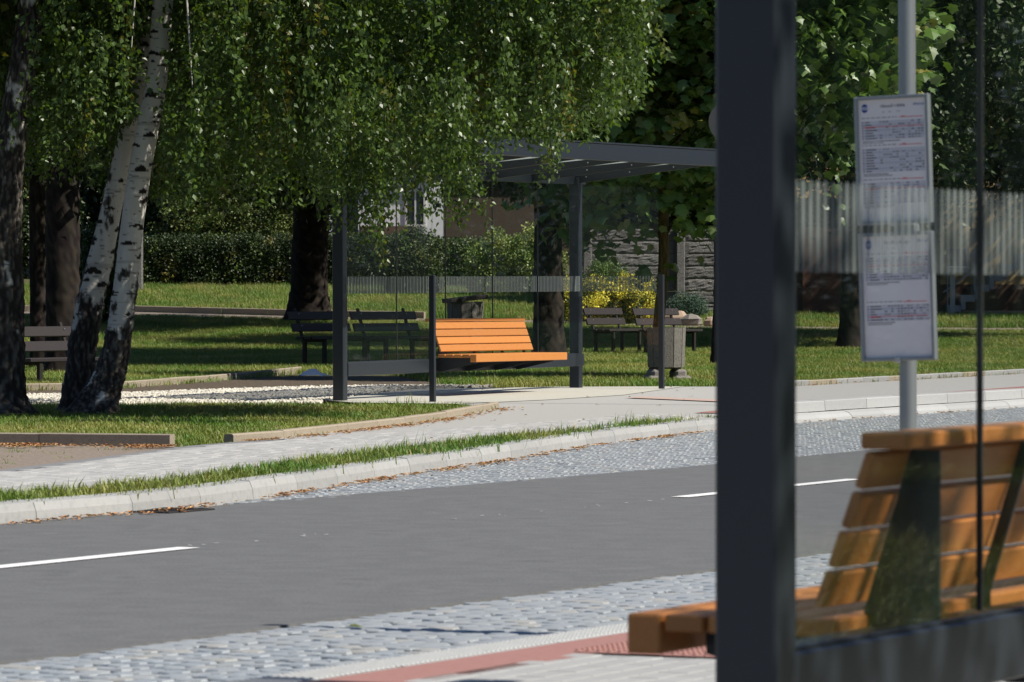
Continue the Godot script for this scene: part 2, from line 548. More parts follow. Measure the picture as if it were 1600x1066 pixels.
func road_and_kerbs() -> void:
	var left := road_far.duplicate()
	sheet("road", band(road_near, left), 2, 0.0095, M.asphalt)
	var skirt := tool()
	for i in road_near.size() - 1:
		var a := Vector3(road_near[i].x, -0.1503, -road_near[i].y)
		var b := Vector3(road_near[i + 1].x, -0.1503, -road_near[i + 1].y)
		quad(skirt, a, b, b + Vector3(0, -.03, 0), a + Vector3(0, -.03, 0), Vector3(0.895, 0, 0.446))
	tag(obj("road_edge", skirt, M.asphalt), "", "", "", "structure")
	# centre line dashes
	var c0 := Vector2(-1.536, 21.29)
	var dir := Vector2(2.255 + 1.536, 29.5 - 21.29).normalized()
	var side := Vector2(dir.y, -dir.x) * 0.06
	var k := 0
	for s in [-12.0, -3.0, 6.06, 15.06, 24.06]:
		var a: Vector2 = c0 + dir * s
		var b: Vector2 = c0 + dir * (s + 3.0)
		var d := sheet("road_marking", PackedVector2Array([a - side, a + side, b + side, b - side]), 2, 0.014, M.white_paint)
		k += 1
	# chips of old paint left between the dashes
	var chip := tool()
	for i in 40:
		var p := c0 + dir * rng.randf_range(0.1, 5.8) + Vector2(dir.y, -dir.x) * rng.randf_range(-0.09, 0.05)
		if noise.get_noise_2d(p.x * 3.0, p.y * 3.0) < 0.0: continue
		var r := rng.randf_range(0.008, 0.022)
		var c := Vector3(p.x, -0.1455, -p.y)
		var ring := []
		for j in 6: ring.append(c + Vector3(cos(j * TAU / 6.0), 0, sin(j * TAU / 6.0)) * r * rng.randf_range(0.5, 1.2))
		for j in range(1, 5): tri(chip, ring[0], ring[j], ring[j + 1], Vector3.UP)
	tag(obj("paint_chips", chip, M.white_paint), "white chips of worn road paint on the asphalt between two dashes", "paint chips", "", "stuff")
	# kerbs
	var prof := V2([0.0, -0.05, 0.012, 0.06, 0.03, 0.105, 0.14, 0.115, 0.14, -0.05])
	kerb("kerb", far_kerb, prof, 1.0, road_level, [M.concrete_0, M.concrete_1, M.concrete_2])
	var kassel := V2([2.31, 42.23, 2.81, 43.6, 3.96, 46.2, 5.68, 49.9, 9.0, 57.0, 14.0, 67.5])
	var low := V2([0.0, -0.05, 0.015, 0.035, 0.05, 0.07, 0.115, 0.09, 0.20, 0.095, 0.20, -0.05])
	kerb("bus_kerb", kassel, low, 1.0, road_level, [M.pale_kerb_0, M.pale_kerb_1, M.pale_kerb_2], 0.009)
	var high := V2([0.12, 0.097, 0.125, 0.19, 0.135, 0.2, 0.30, 0.203, 0.30, 0.097])
	kerb("bus_kerb_top", offset_line(kassel, 0.0), high, 1.25, road_level, [M.pale_kerb_2, M.pale_kerb_1, M.pale_kerb_0], 0.009)
	# near bus kerb: pale stones with studs
	var nprof := V2([0.0, -0.04, 0.015, 0.1, 0.03, 0.134, 0.19, 0.134, 0.19, -0.04])
	var rev := near_kerb.slice(0, 5)
	rev.reverse()
	kerb("near_kerb", rev, nprof, 1.0, road_level, [M.pale_kerb_1, M.pale_kerb_2, M.pale_kerb_0])
	var stud := tool()
	var ring0 := []
	var ring1 := []
	for j in 8:
		var w := j * TAU / 8.0
		ring0.append(Vector3(cos(w) * .011, 0, sin(w) * .011))
		ring1.append(Vector3(cos(w) * .007, .005, sin(w) * .007))
	for j in 8: quad(stud, ring0[j], ring0[(j + 1) % 8], ring1[(j + 1) % 8], ring1[j], ring0[j] + Vector3(0, .005, 0))
	for j in range(1, 7): tri(stud, ring1[0], ring1[j], ring1[j + 1], Vector3.UP)
	stud.generate_normals()
	var sm := stud.commit()
	var at := []
	var at_red := []
	var nd := (near_kerb[2] - near_kerb[1]).normalized()
	var ns := Vector2(nd.y, -nd.x)
	for i in 330:
		for j in 6:
			var p := near_kerb[1] + nd * (-2.5 + i * 0.03) + ns * (0.035 + j * 0.026 + (0.013 if i % 2 else 0.0) * 0.0)
			at.append(Transform3D(Basis.IDENTITY, Vector3(p.x, -0.0255, -p.y)))
	for i in 44:
		for j in 23:
			var p := Vector2(0.19, 13.38) + Vector2(0.895, -0.446) * (i * 0.035) + U * (j * 0.035 + 0.02)
			at_red.append(Transform3D(Basis.IDENTITY, Vector3(p.x, -0.0235, -p.y)))
	var ks := copies("kerb_studs", sm, at, [], M.pale_kerb_2)
	tag(ks, "small raised studs along the top of the pale kerb before the cobbles", "tactile studs")
	var rs := copies("red_tactile_studs", sm, at_red, [], M.red_paver)
	tag(rs, "red raised studs on the tactile strip under the wooden seat", "tactile studs")
	setts()
	pavers()
	# drain grate in the gutter
	var dr := thing("drain_grate", "black iron drain grate in the gutter by the far kerb", "drain grate", Vector3(-1.93, -0.1525, -25.05), RD)
	var fr := tool()
	for s in [-1, 1]:
		bx(fr, Vector3(0, 0.004, s * 0.15), Vector3(0.50, 0.014, 0.03), 0.003)
		bx(fr, Vector3(s * 0.235, 0.004, 0), Vector3(0.03, 0.014, 0.27), 0.003)
	obj("frame", fr, M.bench_iron, dr)
	for i in 9:
		var b := tool()
		bx(b, Vector3(-0.19 + i * 0.0475, 0.004, 0), Vector3(0.02, 0.012, 0.27), 0.003)
		obj("bar", b, M.bench_iron, dr)

func sett_mesh(sd: int) -> ArrayMesh:
	var r := RandomNumberGenerator.new()
	r.seed = sd
	var st := tool()
	var low := []
	var top := []
	var n := 7
	for k in n:
		var w := (k + 0.5) * TAU / n
		var q := Vector2(cos(w), sin(w))
		var m := maxf(absf(q.x), absf(q.y))
		q = q / lerpf(1.0, m, 0.95) * r.randf_range(0.94, 1.04) * 0.0505
		low.append(Vector3(q.x, -0.03, q.y))
		top.append(Vector3(q.x * 0.90, r.randf_range(-0.002, 0.002), q.y * 0.90))
	var c := Vector3(0, 0.003, 0)
	for k in n:
		var k2 := (k + 1) % n
		var m0: Vector3 = low[k] + Vector3(0, 0.024, 0)
		var m1: Vector3 = low[k2] + Vector3(0, 0.024, 0)
		quad(st, low[k], low[k2], m1, m0, low[k] + low[k2])
		quad(st, m0, m1, top[k2], top[k], m0 + m1 + Vector3(0, 0.2, 0))
		tri(st, top[k], top[k2], c, Vector3.UP)
	st.generate_normals()
	return st.commit()

# paving blocks, 20 by 10 cm in running bond along the road
func pavers() -> void:
	var shapes := []
	for k in 3:
		var st := tool()
		bx(st, Vector3(0, -0.02, 0), Vector3(0.197, 0.04, 0.097), 0.004, Basis(Vector3(0, 0, 1), [0.0, 0.006, -0.006][k]))
		st.generate_normals()
		shapes.append(st.commit())
	var m := grained("paver_mixed", [lin(.8, .8, .8), lin(1, 1, 1), lin(.9, .9, .9)], 0.12, Vector3(3, 3, 3), 0.85, 58)
	m.vertex_color_use_as_albedo = true
	var poly := band(V2([-5.3, 19.6, -2.83, 24.8, -2.01, 26.85, -1.31, 30.5, -0.01, 35.4, 1.12, 39.5, 1.7, 41.3]), V2([-6.0, 22.1, -3.12, 28.4, -2.25, 33.3, -1.78, 35.2, -0.85, 39.4, -0.09, 44.0, 0.3, 45.0]))
	var at := []
	var tint := []
	var turn := Basis(Vector3.UP, deg_to_rad(69.0))
	var d := Vector2(cos(deg_to_rad(69.0)), sin(deg_to_rad(69.0)))
	for i in 150:
		for j in 60:
			var p := Vector2(-5.6, 20.0) + d * (i * 0.2 + (0.1 if j % 2 else 0.0)) + Vector2(d.y, -d.x) * (j * 0.1 - 1.6)
			if absf(p.x) > 0.1145 * p.y + 1.8 or not Geometry2D.is_point_in_polygon(p, poly): continue
			at.append(Transform3D(turn, far_on(p.x, p.y, 0.003 + rng.randf_range(-.0015, .0015))))
			var v := rng.randf_range(.36, .43)
			tint.append(Color(v, v * .99, v * .955))
	tag(copies("pavement_blocks", shapes[0], at, tint, m), "pale grey paving blocks of the pavement along the verge", "paving blocks")
	# near the camera each block is a piece of the pavement
	var root: Node = get_node("near_pavement")
	var tones := []
	for k in 4:
		var f: float = [.345, .355, .365, .35][k]
		tones.append(grained("near_block_%d" % k, [lin(f * .85, f * .86, f * .84), lin(f, f, f * .98), lin(f * .92, f * .92, f * .9)], 0.1, Vector3(3, 3, 3), 0.85, 110 + k))
	var n := 0
	for i in 40:
		for j in 24:
			var p := Vector2(-0.62, 11.6) + U * (i * 0.2 + (0.1 if j % 2 else 0.0)) + N * (j * 0.1)
			var inner := (p - Vector2(-0.095, 12.83)).dot(N)
			if inner < 0.045 or p.y < 11.75 or p.y > 16.5 or (p - Vector2(0.181, 13.36)).dot(U) > -0.1 and (p - Vector2(0.181, 13.36)).dot(U) < 0.95: continue
			if absf(p.x) > 0.1145 * p.y + 0.15 or n > 290: continue
			n += 1
			var o := put("paving_block", shapes[n % 3], tones[rng.randi() % 4], root)
			o.transform = Transform3D(Basis(Vector3.UP, deg_to_rad(RD)), Vector3(p.x, -0.026, -p.y))

func setts() -> void:
	sheet("near_gutter_bed", band(offset_line(near_kerb.slice(0, 5), -0.01), offset_line(road_near, 0.0)), 2, -0.008, M.joint_sand)
	sheet("far_gutter_bed", band(offset_line(far_kerb, 0.02).slice(4, 12) + V2([2.85, 43.6, 4.0, 46.2, 5.75, 49.9, 9.0, 57.0, 14.0, 67.5]), V2([-2.02, 25.06, -1.595, 25.97, 1.443, 32.27, 2.77, 35.3, 8.0, 46.2, 18.0, 67.0])), 2, -0.008, M.joint_sand)
	var shapes := []
	for k in 8: shapes.append(sett_mesh(100 + k))
	# near strip
	var root := Node3D.new()
	root.name = "cobbled_gutter"
	add_child(root)
	tag(root, "", "", "", "structure")
	var list := []
	var nd := (near_kerb[2] - near_kerb[1]).normalized()
	var ns := Vector2(nd.y, -nd.x)
	for i in 190:
		for j in 26:
			var p := near_kerb[1] + nd * (-4.0 + i * 0.108 + (0.054 if j % 2 else 0.0)) - ns * (0.07 + j * 0.105)
			p += Vector2(rng.randf_range(-.012, .012), rng.randf_range(-.012, .012))
			# stop at the asphalt
			var a := road_near[1]
			var rd := (road_near[2] - road_near[1]).normalized()
			if p.y > 19.62:
				a = road_near[3]
				rd = (road_near[4] - road_near[3]).normalized()
			var past := (p - a).dot(Vector2(rd.y, -rd.x))
			if past < -0.08: continue
			var px := 800.0 + 7000.0 * p.x / p.y
			var py := 472.0 + 7000.0 * 1.18 / p.y
			var seen := px > -40 and px < 1640 and py < 1090
			list.append([p, seen, 0.005 if past < 0.06 else 0.0])
	list.sort_custom(func(a, b): return (a[0].y + (0.0 if a[1] else 500.0)) < (b[0].y + (0.0 if b[1] else 500.0)))
	var rest := []
	var tint := []
	var tones := [lin(.30, .325, .345), lin(.31, .335, .35), lin(.285, .31, .33), lin(.33, .345, .355), lin(.305, .325, .335), lin(.35, .35, .335)]
	for i in list.size():
		var p: Vector2 = list[i][0]
		var tf := Transform3D(Basis(Vector3.UP, deg_to_rad(RD) + rng.randf_range(-.2, .2)).scaled(Vector3(rng.randf_range(.9, 1.15), 1, rng.randf_range(.9, 1.08))), Vector3(p.x, -0.1545 - list[i][2] + rng.randf_range(-.003, .003), -p.y))
		if i < 300:
			var o := put("sett", shapes[i % 8], M["granite_%d" % [[0, 1, 2, 1, 4, 0, 3, 0, 1, 2, 0, 5][rng.randi() % 12]][0]], root)
			o.transform = tf
		else:
			rest.append(tf)
			tint.append(tones[[0, 1, 2, 1, 4, 0, 3, 0, 1, 2, 0, 5][rng.randi() % 12]].srgb_to_linear())
	copies("setts", shapes[0], rest, tint, M.granite_mixed, root)
	# far strip
	var far := []
	var ftint := []
	var poly := band(offset_line(far_kerb, -0.03).slice(5, 12) + V2([2.78, 43.6, 3.92, 46.2, 5.64, 49.9, 9.0, 57.0]), V2([-1.53, 25.88, 1.53, 32.2, 2.86, 35.24, 8.11, 46.17, 12.0, 54.2]))
	for i in 420:
		for j in 60:
			var p := Vector2(-1.9, 26.0) + Vector2(0.43, 0.903) * (i * 0.104 + (0.05 if j % 2 else 0.0)) - Vector2(0.903, -0.43) * (j * 0.104 - 1.6)
			if not Geometry2D.is_point_in_polygon(p, poly): continue
			far.append(Transform3D(Basis(Vector3.UP, deg_to_rad(64.5) + rng.randf_range(-.2, .2)).scaled(Vector3(rng.randf_range(.88, 1.08), 1, rng.randf_range(.85, 1.05))), Vector3(p.x, -0.155 + rng.randf_range(-.004, .003), -p.y)))
			ftint.append(tones[[0, 1, 2, 1, 4, 4, 3, 0, 3, 2, 4, 5][rng.randi() % 12]].srgb_to_linear())
	tag(copies("bay_setts", shapes[3], far, ftint, M.granite_mixed), "grey granite setts paving the bus bay along the far kerb", "cobblestones")

# ------------------------------------------------------------------ shelters
# local x runs along the rear wall, z is +fs towards the road
func shelter(root: Node3D, fs: float, sides: bool, each_stripe: bool) -> void:
	var L := 5.64 if sides else 3.53
	var W := 1.08
	var panes := 5 if sides else 3
	var pw := L / panes
	var gz := 0.065 if sides else 0.0
	var gx := 0.01 if sides else 0.053
	# rear posts
	for x in [0.0, L]:
		var st := tool()
		bx(st, Vector3(x, 1.19, 0), Vector3(0.10, 2.44, 0.124), 0.006)
		bx(st, Vector3(x, -0.02, 0), Vector3(0.13, 0.03, 0.16), 0.004)
		obj("post", st, M.steel, root)
	var st := tool()
	bx(st, Vector3(L / 2 + 0.06, 0.32, 0.026 * fs), Vector3(L + 0.02, 0.14, 0.09), 0.005)
	bx(st, Vector3(L / 2, 0.393, 0.03 * fs), Vector3(L - 0.11, 0.012, 0.07), 0.002)
	obj("rail", st, M.steel, root)
	if each_stripe:
		for b in [0.83, 1.96, 3.1]:
			var bo := tool()
			for k in 6: tri(bo, Vector3(b, 0.268, 0.024), Vector3(b + cos(k * TAU / 6) * .011, 0.268 + sin(k * TAU / 6) * .011, 0.015), Vector3(b + cos((k + 1) * TAU / 6) * .011, 0.268 + sin((k + 1) * TAU / 6) * .011, 0.015), Vector3(0, 0, 1))
			obj("bolt", bo, M.bolt, root)
	# rear panes with their printed stripes
	for k in panes:
		var x0 := k * pw + (gx if k == 0 else 0.006)
		var x1 := (k + 1) * pw - (gx if k == panes - 1 else 0.006)
		pane(root, Vector3(x0, 0.40, gz), Vector3.RIGHT, x1 - x0, 2.0, each_stripe)
		if k < panes - 1:
			var s := tool()
			bx(s, Vector3((k + 1) * pw, 1.40, gz), Vector3(0.009, 1.99, 0.012))
			obj("glass_joint", s, M.rubber, root)
	if sides:
		for x in [0.0, L]:
			var s := tool()
			bx(s, Vector3(x, 0.64, W * fs), Vector3(0.045, 1.31, 0.06), 0.004)
			obj("stub_post", s, M.steel, root)
			for h in [0.42, 0.8, 1.2]:
				var bo := tool()
				bx(bo, Vector3(x + 0.024, h, W * fs), Vector3(0.006, 0.012, 0.012), 0.002)
				obj("bolt", bo, M.bolt, root)
			pane(root, Vector3(x, 0.42, 0.07 * fs), Vector3(0, 0, fs), W - 0.11, 1.98, each_stripe)
	# roof: cantilever beams rising to the front, fascia, rear beam and panes of greenish glass
	var R := 1.72
	st = tool()
	bx(st, Vector3(L / 2, 2.40, -0.02 * fs), Vector3(L + 0.5, 0.13, 0.06), 0.005)
	obj("roof_rear_beam", st, M.steel, root)
	st = tool()
	bx(st, Vector3(L / 2, 2.61, R * fs), Vector3(L + 0.56, 0.18, 0.07), 0.006)
	bx(st, Vector3(L / 2, 2.708, R * fs - 0.01 * fs), Vector3(L + 0.58, 0.016, 0.11), 0.003)
	obj("roof_fascia", st, M.steel, root)
	for k in panes + 1:
		var x := k * pw
		var s := tool()
		prism(s, Vector3(x - 0.03, 0, 0), Vector3(0, 0, fs), Vector3.UP, V2([0.012, 2.345, R - 0.037, 2.53, R - 0.037, 2.585, 0.012, 2.455]), Vector3(0.06, 0, 0))
		var bm := obj("roof_beam", s, M.steel, root)
		for b in 3:
			for sx in [-0.032, 0.032]:
				var bo := tool()
				bx(bo, Vector3(x + sx, 2.418 + b * 0.05, (0.15 + b * 0.55) * fs), Vector3(0.008, 0.014, 0.014), 0.002)
				obj("bolt", bo, M.bolt, bm)
	for k in panes:
		var s := tool()
		prism(s, Vector3(k * pw + 0.02, 0, 0), Vector3(0, 0, fs), Vector3.UP, V2([0.015, 2.458, R - 0.04, 2.588, R - 0.04, 2.598, 0.015, 2.468]), Vector3(pw - 0.04, 0, 0))
		obj("roof_pane", s, M.roof_glass, root)

func pane(root: Node3D, o: Vector3, along: Vector3, w: float, h: float, each: bool) -> void:
	var up := Vector3.UP * h
	var st := tool()
	quad(st, o, o + along * w, o + along * w + up, o + up, along.cross(Vector3.UP))
	var g := obj("glass_pane", st, M.near_glass if each else M.glass, root)
	var n := along.cross(Vector3.UP).normalized() * 0.004
	var count := int(w / 0.0365)
	var all := tool()
	for i in count:
		var s := all if not each else tool()
		var a := o + along * (0.006 + i * 0.0365) + n
		var lo := Vector3.UP * (1.107 - o.y)
		var hi := Vector3.UP * (1.283 - o.y)
		var e := along * 0.0235
		if each:
			# a stripe with a rounded head
			var c := a + e * 0.5 + hi - Vector3.UP * 0.0117
			quad(s, a + lo, a + e + lo, c + e * 0.5, c - e * 0.5, n)
			for j in 6:
				var w0 := PI * j / 6.0
				var w1 := PI * (j + 1) / 6.0
				tri(s, c, c + e * 0.5 * cos(w0) + Vector3.UP * 0.0117 * sin(w0), c + e * 0.5 * cos(w1) + Vector3.UP * 0.0117 * sin(w1), n)
			obj("stripe", s, M.frosting, g)
		else:
			quad(s, a + lo, a + e + lo, a + e + hi, a + hi, n)
	if not each:
		tag(obj("stripe_band", all, M.frosting, g), "", "", "", "stuff")

# wooden shelter bench; same axes as the shelter, x0 is its left end
func shelter_bench(root: Node3D, fs: float) -> void:
	var L := 2.23
	for k in 4:
		var st := tool()
		var z := 0.21 + k * 0.098
		bx(st, Vector3(L / 2, 0.422, z * fs), Vector3(L, 0.036, 0.086), 0.004)
		obj("seat_plank", st, M["larch_%d" % (k % 3)], root)
	var fr := tool()
	bx(fr, Vector3(L / 2, 0.3985, 0.595 * fs), Vector3(L, 0.083, 0.075), 0.005)
	obj("front_plank", fr, M.larch_2, root)
	# leaning back: four planks and a cap
	var lean := atan(0.13 / 0.36)
	var b := Basis(Vector3.RIGHT, -lean * fs)
	for k in 4:
		var st := tool()
		var t := (k + 0.5) * 0.086
		bx(st, Vector3(L / 2, 0.462 + t * cos(lean), (0.205 - t * sin(lean)) * fs), Vector3(L, 0.0765, 0.022), 0.004, b)
		obj("back_plank", st, M["larch_%d" % ((k + 1) % 3)], root)
	var cap := tool()
	bx(cap, Vector3(L / 2, 0.805, 0.062 * fs), Vector3(L, 0.034, 0.098), 0.004)
	obj("cap_plank", cap, M.larch_1, root)
	for x in [0.20, 0.86, 1.55, 2.08]:
		var st := tool()
		# wedge-shaped steel plate between rear wall and bench
		var back := 0.016 if fs < 0.0 else 0.072
		var plate := V2([back, 0.25, 0.11, 0.25, 0.54, 0.345, 0.54, 0.40, 0.19, 0.40, 0.182, 0.45, 0.078, 0.782, back, 0.782])
		if x > 0.5: plate = V2([back, 0.25, 0.11, 0.25, 0.54, 0.345, 0.54, 0.40, 0.19, 0.40, 0.182, 0.45, 0.078, 0.782, 0.05, 0.782, 0.152, 0.45, 0.152, 0.40, back, 0.40])
		prism(st, Vector3(x - 0.004, 0, 0), Vector3(0, 0, fs), Vector3.UP, plate, Vector3(0.008, 0, 0))
		bx(st, Vector3(x, 0.30, 0.044 * fs), Vector3(0.07, 0.10, 0.006))
		obj("bracket", st, M.steel, root)

func far_shelter() -> void:
	var s := thing("bus_shelter", "dark grey glass bus shelter across the road, with short side posts and cantilever roof", "bus shelter", Vector3(-1.78, 0.0, -46.4), RD)
	s.rotation.z = 0.0062
	shelter(s, 1.0, true, false)
	var b := thing("shelter_bench", "orange wooden bench inside the bus shelter across the road", "bench", Vector3(-1.78, 0.0, -46.4) + Vector3(0.446, 0, -0.895) * 1.87 + Vector3(0, 0.02, 0), RD)
	shelter_bench(b, 1.0)

func near_shelter() -> void:
	var at := Vector3(0.452, -0.03, -8.3)
	var s := thing("bus_shelter", "blurred dark steel and striped glass bus shelter in front of the timetable post", "bus shelter", at, RD)
	shelter(s, -1.0, false, true)
	var b := thing("shelter_bench", "blurred orange wooden bench seen from behind through striped glass, beside the timetable post", "bench", at + Vector3(0.446, 0, -0.895) * 0.79 + Vector3(0, -0.036, 0), RD)
	shelter_bench(b, -1.0)

# ------------------------------------------------------------------ signs and furniture
func paper(sd: int, blocks: Array) -> ImageTexture:
	var r := RandomNumberGenerator.new()
	r.seed = sd
	var w := 360
	var h := 540
	var im := Image.create(w, h, false, Image.FORMAT_RGB8)
	im.fill(Color(0.95, 0.95, 0.95))
	var ink := Color(0.16, 0.16, 0.19)
	var blue := Color(0.12, 0.28, 0.58)
	var red := Color(0.86, 0.20, 0.24)
	# round blue emblem crossed by a pale bar
	for y in range(14, 58):
		for x in range(14, 52):
			var d := Vector2((x - 33) / 17.0, (y - 36) / 20.0).length()
			if d < 1.0 and absf(y - 36) > 5: im.set_pixel(x, y, blue)
			elif d < 1.0 and absf(y - 36) < 3: im.set_pixel(x, y, blue.lerp(Color.WHITE, .4))
	# heading, operator's name, small print
	for pair in [[118, 182, 22, ink, 14], [188, 192, 26, ink, 8], [200, 248, 22, ink, 14], [292, 348, 20, blue, 12], [128, 142, 52, ink.lerp(Color.WHITE, .4), 6], [160, 176, 52, ink.lerp(Color.WHITE, .4), 6], [206, 220, 52, ink.lerp(Color.WHITE, .4), 6]]:
		var x: int = pair[0]
		while x < pair[1]:
			var cw := r.randi_range(5, 9) if pair[4] > 7 else r.randi_range(3, 5)
			var ch: int = pair[4] - (0 if r.randf() < .3 else int(pair[4] * .3))
			im.fill_rect(Rect2i(x, pair[2] + pair[4] - ch, 2, ch), pair[3])
			im.fill_rect(Rect2i(x + cw - 3, pair[2] + pair[4] - ch, 2, ch), pair[3])
			im.fill_rect(Rect2i(x, pair[2] + pair[4] - (ch if r.randf() < .6 else ch / 2), cw - 2, 2), pair[3])
			x += cw + 2
	for b in blocks:
		var y0: int = b[0]
		var rows: int = b[1]
		# heading of the table and its red line
		var x := 16
		while x < 200:
			var cw := r.randi_range(8, 26)
			im.fill_rect(Rect2i(x, y0, cw, 4), ink.lerp(Color.WHITE, .45))
			x += cw + 6
		im.fill_rect(Rect2i(r.randi_range(205, 228), y0 + 2, 125, 3), red)
		im.fill_rect(Rect2i(228, y0 - 2, 20, 3), red)
		for k in rows:
			var y := y0 + 16 + k * 12
			var shade := Color(0.78, 0.79, 0.84) if k % 2 else Color(0.84, 0.85, 0.89)
			im.fill_rect(Rect2i(14, y, 332, 11), shade)
			im.fill_rect(Rect2i(34, y + 3, r.randi_range(20, 66), 5), ink.lerp(Color.WHITE, .25))
			im.fill_rect(Rect2i(17, y + 3, 8, 5), ink.lerp(Color.WHITE, .4))
			for c in 14:
				if r.randf() < b[2]:
					im.fill_rect(Rect2i(112 + c * 17, y + 2, 10, 6), ink.lerp(Color.WHITE, r.randf_range(.1, .55)))
			if k == b[3]:
				im.fill_rect(Rect2i(24, y + 1, 316, 3), red)
				im.fill_rect(Rect2i(34, y + 2, 40, 6), red.darkened(.1))
		for c in 15: im.fill_rect(Rect2i(108 + c * 17, y0 + 14, 1, rows * 12), ink.lerp(Color.WHITE, .5))
		im.fill_rect(Rect2i(18, y0 + 20 + rows * 12, r.randi_range(120, 220), 4), ink.lerp(Color.WHITE, .35))
		im.fill_rect(Rect2i(18, y0 + 28 + rows * 12, r.randi_range(90, 160), 4), ink.lerp(Color.WHITE, .5))
	return ImageTexture.create_from_image(im)

func furniture() -> void:
	# timetable post on the near platform
	var base := Vector3(1.374, -0.03, -15.5)
	var t := thing("timetable_post", "galvanised post carrying two framed bus timetables one above the other", "timetable sign", base, 0.0)
	t.rotation.z = 0.004
	var st := tool()
	tube(st, [Vector4(0, -0.05, 0, 0.030), Vector4(0, 1.2, 0, 0.030), Vector4(0, 2.32, 0, 0.030)], 20)
	obj("pole", st, M.galvanised, t)
	# the board faces back along the road; its own x runs across the road
	var bd := Basis(Vector3.UP, deg_to_rad(RD - 90.0)) * Basis(Vector3(0, 0, 1), deg_to_rad(1.6))
	var mid := Vector3(-0.024, 1.305, 0) + bd * Vector3(0, 0, 0.046)
	st = tool()
	for k in 2: bx(st, mid + bd * Vector3(0, 0.236 - k * 0.472, -0.012), Vector3(0.274, 0.440, 0.006), 0.001, bd)
	obj("back_plate", st, M.galvanised, t)
	var tex := [paper(3, [[78, 7, .35, 2], [200, 9, .30, 99], [352, 8, .4, 2]]), paper(8, [[76, 9, .65, 3], [290, 6, .6, 4]])]
	for k in 2:
		var c := mid + bd * Vector3(0, 0.236 - k * 0.472, 0)
		var w := 0.274
		var h := 0.444
		var f := tool()
		for s in [-1, 1]:
			bx(f, c + bd * Vector3(s * (w / 2 - 0.006), 0, 0.004), Vector3(0.012, h, 0.022), 0.002, bd)
			bx(f, c + bd * Vector3(0, s * (h / 2 - 0.006), 0.004), Vector3(w - 0.024, 0.012, 0.022), 0.002, bd)
		var fo := obj("frame", f, M.galvanised, t)
		var p := tool()
		p.set_smooth_group(-1)
		var q := []
		for e in [[-1, -1, 0, 1], [1, -1, 1, 1], [1, 1, 1, 0], [-1, 1, 0, 0]]:
			q.append([c + bd * Vector3(e[0] * (w / 2 - 0.012), e[1] * (h / 2 - 0.012), 0.002), Vector2(e[2], e[3])])
		for id in [0, 2, 1, 0, 3, 2]:
			p.set_uv(q[id][1])
			p.add_vertex(q[id][0])
		var pm := mat("paper_%d" % k, Color.WHITE, 0.25, 0.5)
		pm.albedo_texture = tex[k]
		pm.albedo_color = Color(0.99, 0.99, 0.99)
		var sh := obj("timetable_sheet", p, pm, t)
		sh.set_meta("label", ["upper timetable sheet with three tables", "lower timetable sheet with two tables"][k])
		var cl := tool()
		bx(cl, c + bd * Vector3(0.0, -h / 2 + 0.004, 0.018), Vector3(0.022, 0.022, 0.012), 0.004, bd)
		obj("clip", cl, M.bolt, t)
	for h in [0.90, 1.305, 1.70]:
		var cp := tool()
		bx(cp, Vector3(0, h, 0) + bd * Vector3(0, 0, 0.01), Vector3(0.08, 0.03, 0.05), 0.004, bd)
		obj("clamp", cp, M.galvanised, t)
	# bus stop sign mostly behind the near post
	var bs := thing("bus_stop_sign", "round dark grey sign, only its rim peeping out beside the thick blurred steel post", "bus stop sign", far_on(2.12, 44.9), 0.0)
	st = tool()
	tube(st, [Vector4(0.06, -0.05, -0.05, 0.03), Vector4(0.06, 3.1, -0.05, 0.03)], 12)
	obj("pole", st, M.galvanised, bs)
	st = tool()
	var disc := PackedVector2Array()
	for k in 32: disc.append(Vector2(cos(k * TAU / 32), sin(k * TAU / 32)) * 0.21)
	prism(st, Vector3(0.06, 2.84, -0.012), Vector3.RIGHT, Vector3.UP, disc, Vector3(0, 0, 0.012))
	obj("disc", st, M.box_grey, bs)
	# dark park benches, all facing the road
	var first := park_bench()
	var spots := [
		[Vector2(-3.33, 67.2), 0.0, "dark plank park bench crossed by the shelter's tall post, a white bag beneath it"],
		[Vector2(-2.42, 67.6), -5.0, "dark plank park bench seen wholly through the glass next to the orange bench"],
		[Vector2(1.31, 80.5), 3.0, "dark plank park bench in front of the yellow shrub, clear of the concrete bin"],
		[Vector2(2.18, 80.0), -2.0, "dark plank park bench behind the concrete bin and the young tree"],
		[Vector2(-6.15, 53.4), 0.0, "dark plank park bench between the rough trunk and the leaning birch"]]
	for i in spots.size():
		var o: Node3D = first
		if i > 0:
			o = first.duplicate()
			o.name = numbered("park_bench")
			add_child(o)
		o.position = far_on(spots[i][0].x, spots[i][0].y, -0.02 if i < 4 else -0.16)
		o.rotation_degrees.y = RD + spots[i][1]
		tag(o, spots[i][2], "bench", "dark park benches on the lawn")
	# concrete litter bins
	bin(far_on(1.91, 55.6, -0.01), 0.93, "weathered concrete litter bin on two stone feet beside the young tree", false)
	bin(far_on(-0.86, 82.0, 0.0), 1.28, "grey concrete litter bin with slanting dark lid, rising behind the orange bench", true)
	# white rubbish on the path
	var bag := tool()
	bag.set_smooth_group(0)
	var g := []
	for i in 13:
		var row := []
		for j in 9:
			var x := (i / 12.0 - 0.5) * 0.34
			var z := (j / 8.0 - 0.5) * 0.22
			var e := clampf(1.0 - Vector2(x / 0.18, z / 0.12).length(), 0.0, 1.0)
			row.append(Vector3(x, 0.012 + e * (0.09 + 0.05 * noise.get_noise_2d(x * 17.0, z * 17.0)) * (1.35 - i / 12.0) + 0.014 * noise.get_noise_2d(x * 60.0, z * 60.0), z))
		g.append(row)
	for i in 12:
		for j in 8: quad(bag, g[i][j], g[i + 1][j], g[i + 1][j + 1], g[i][j + 1], Vector3.UP)
	var bo := obj("plastic_bag", bag, M.bag_plastic)
	bo.position = far_on(-2.58, 58.4, 0.0)
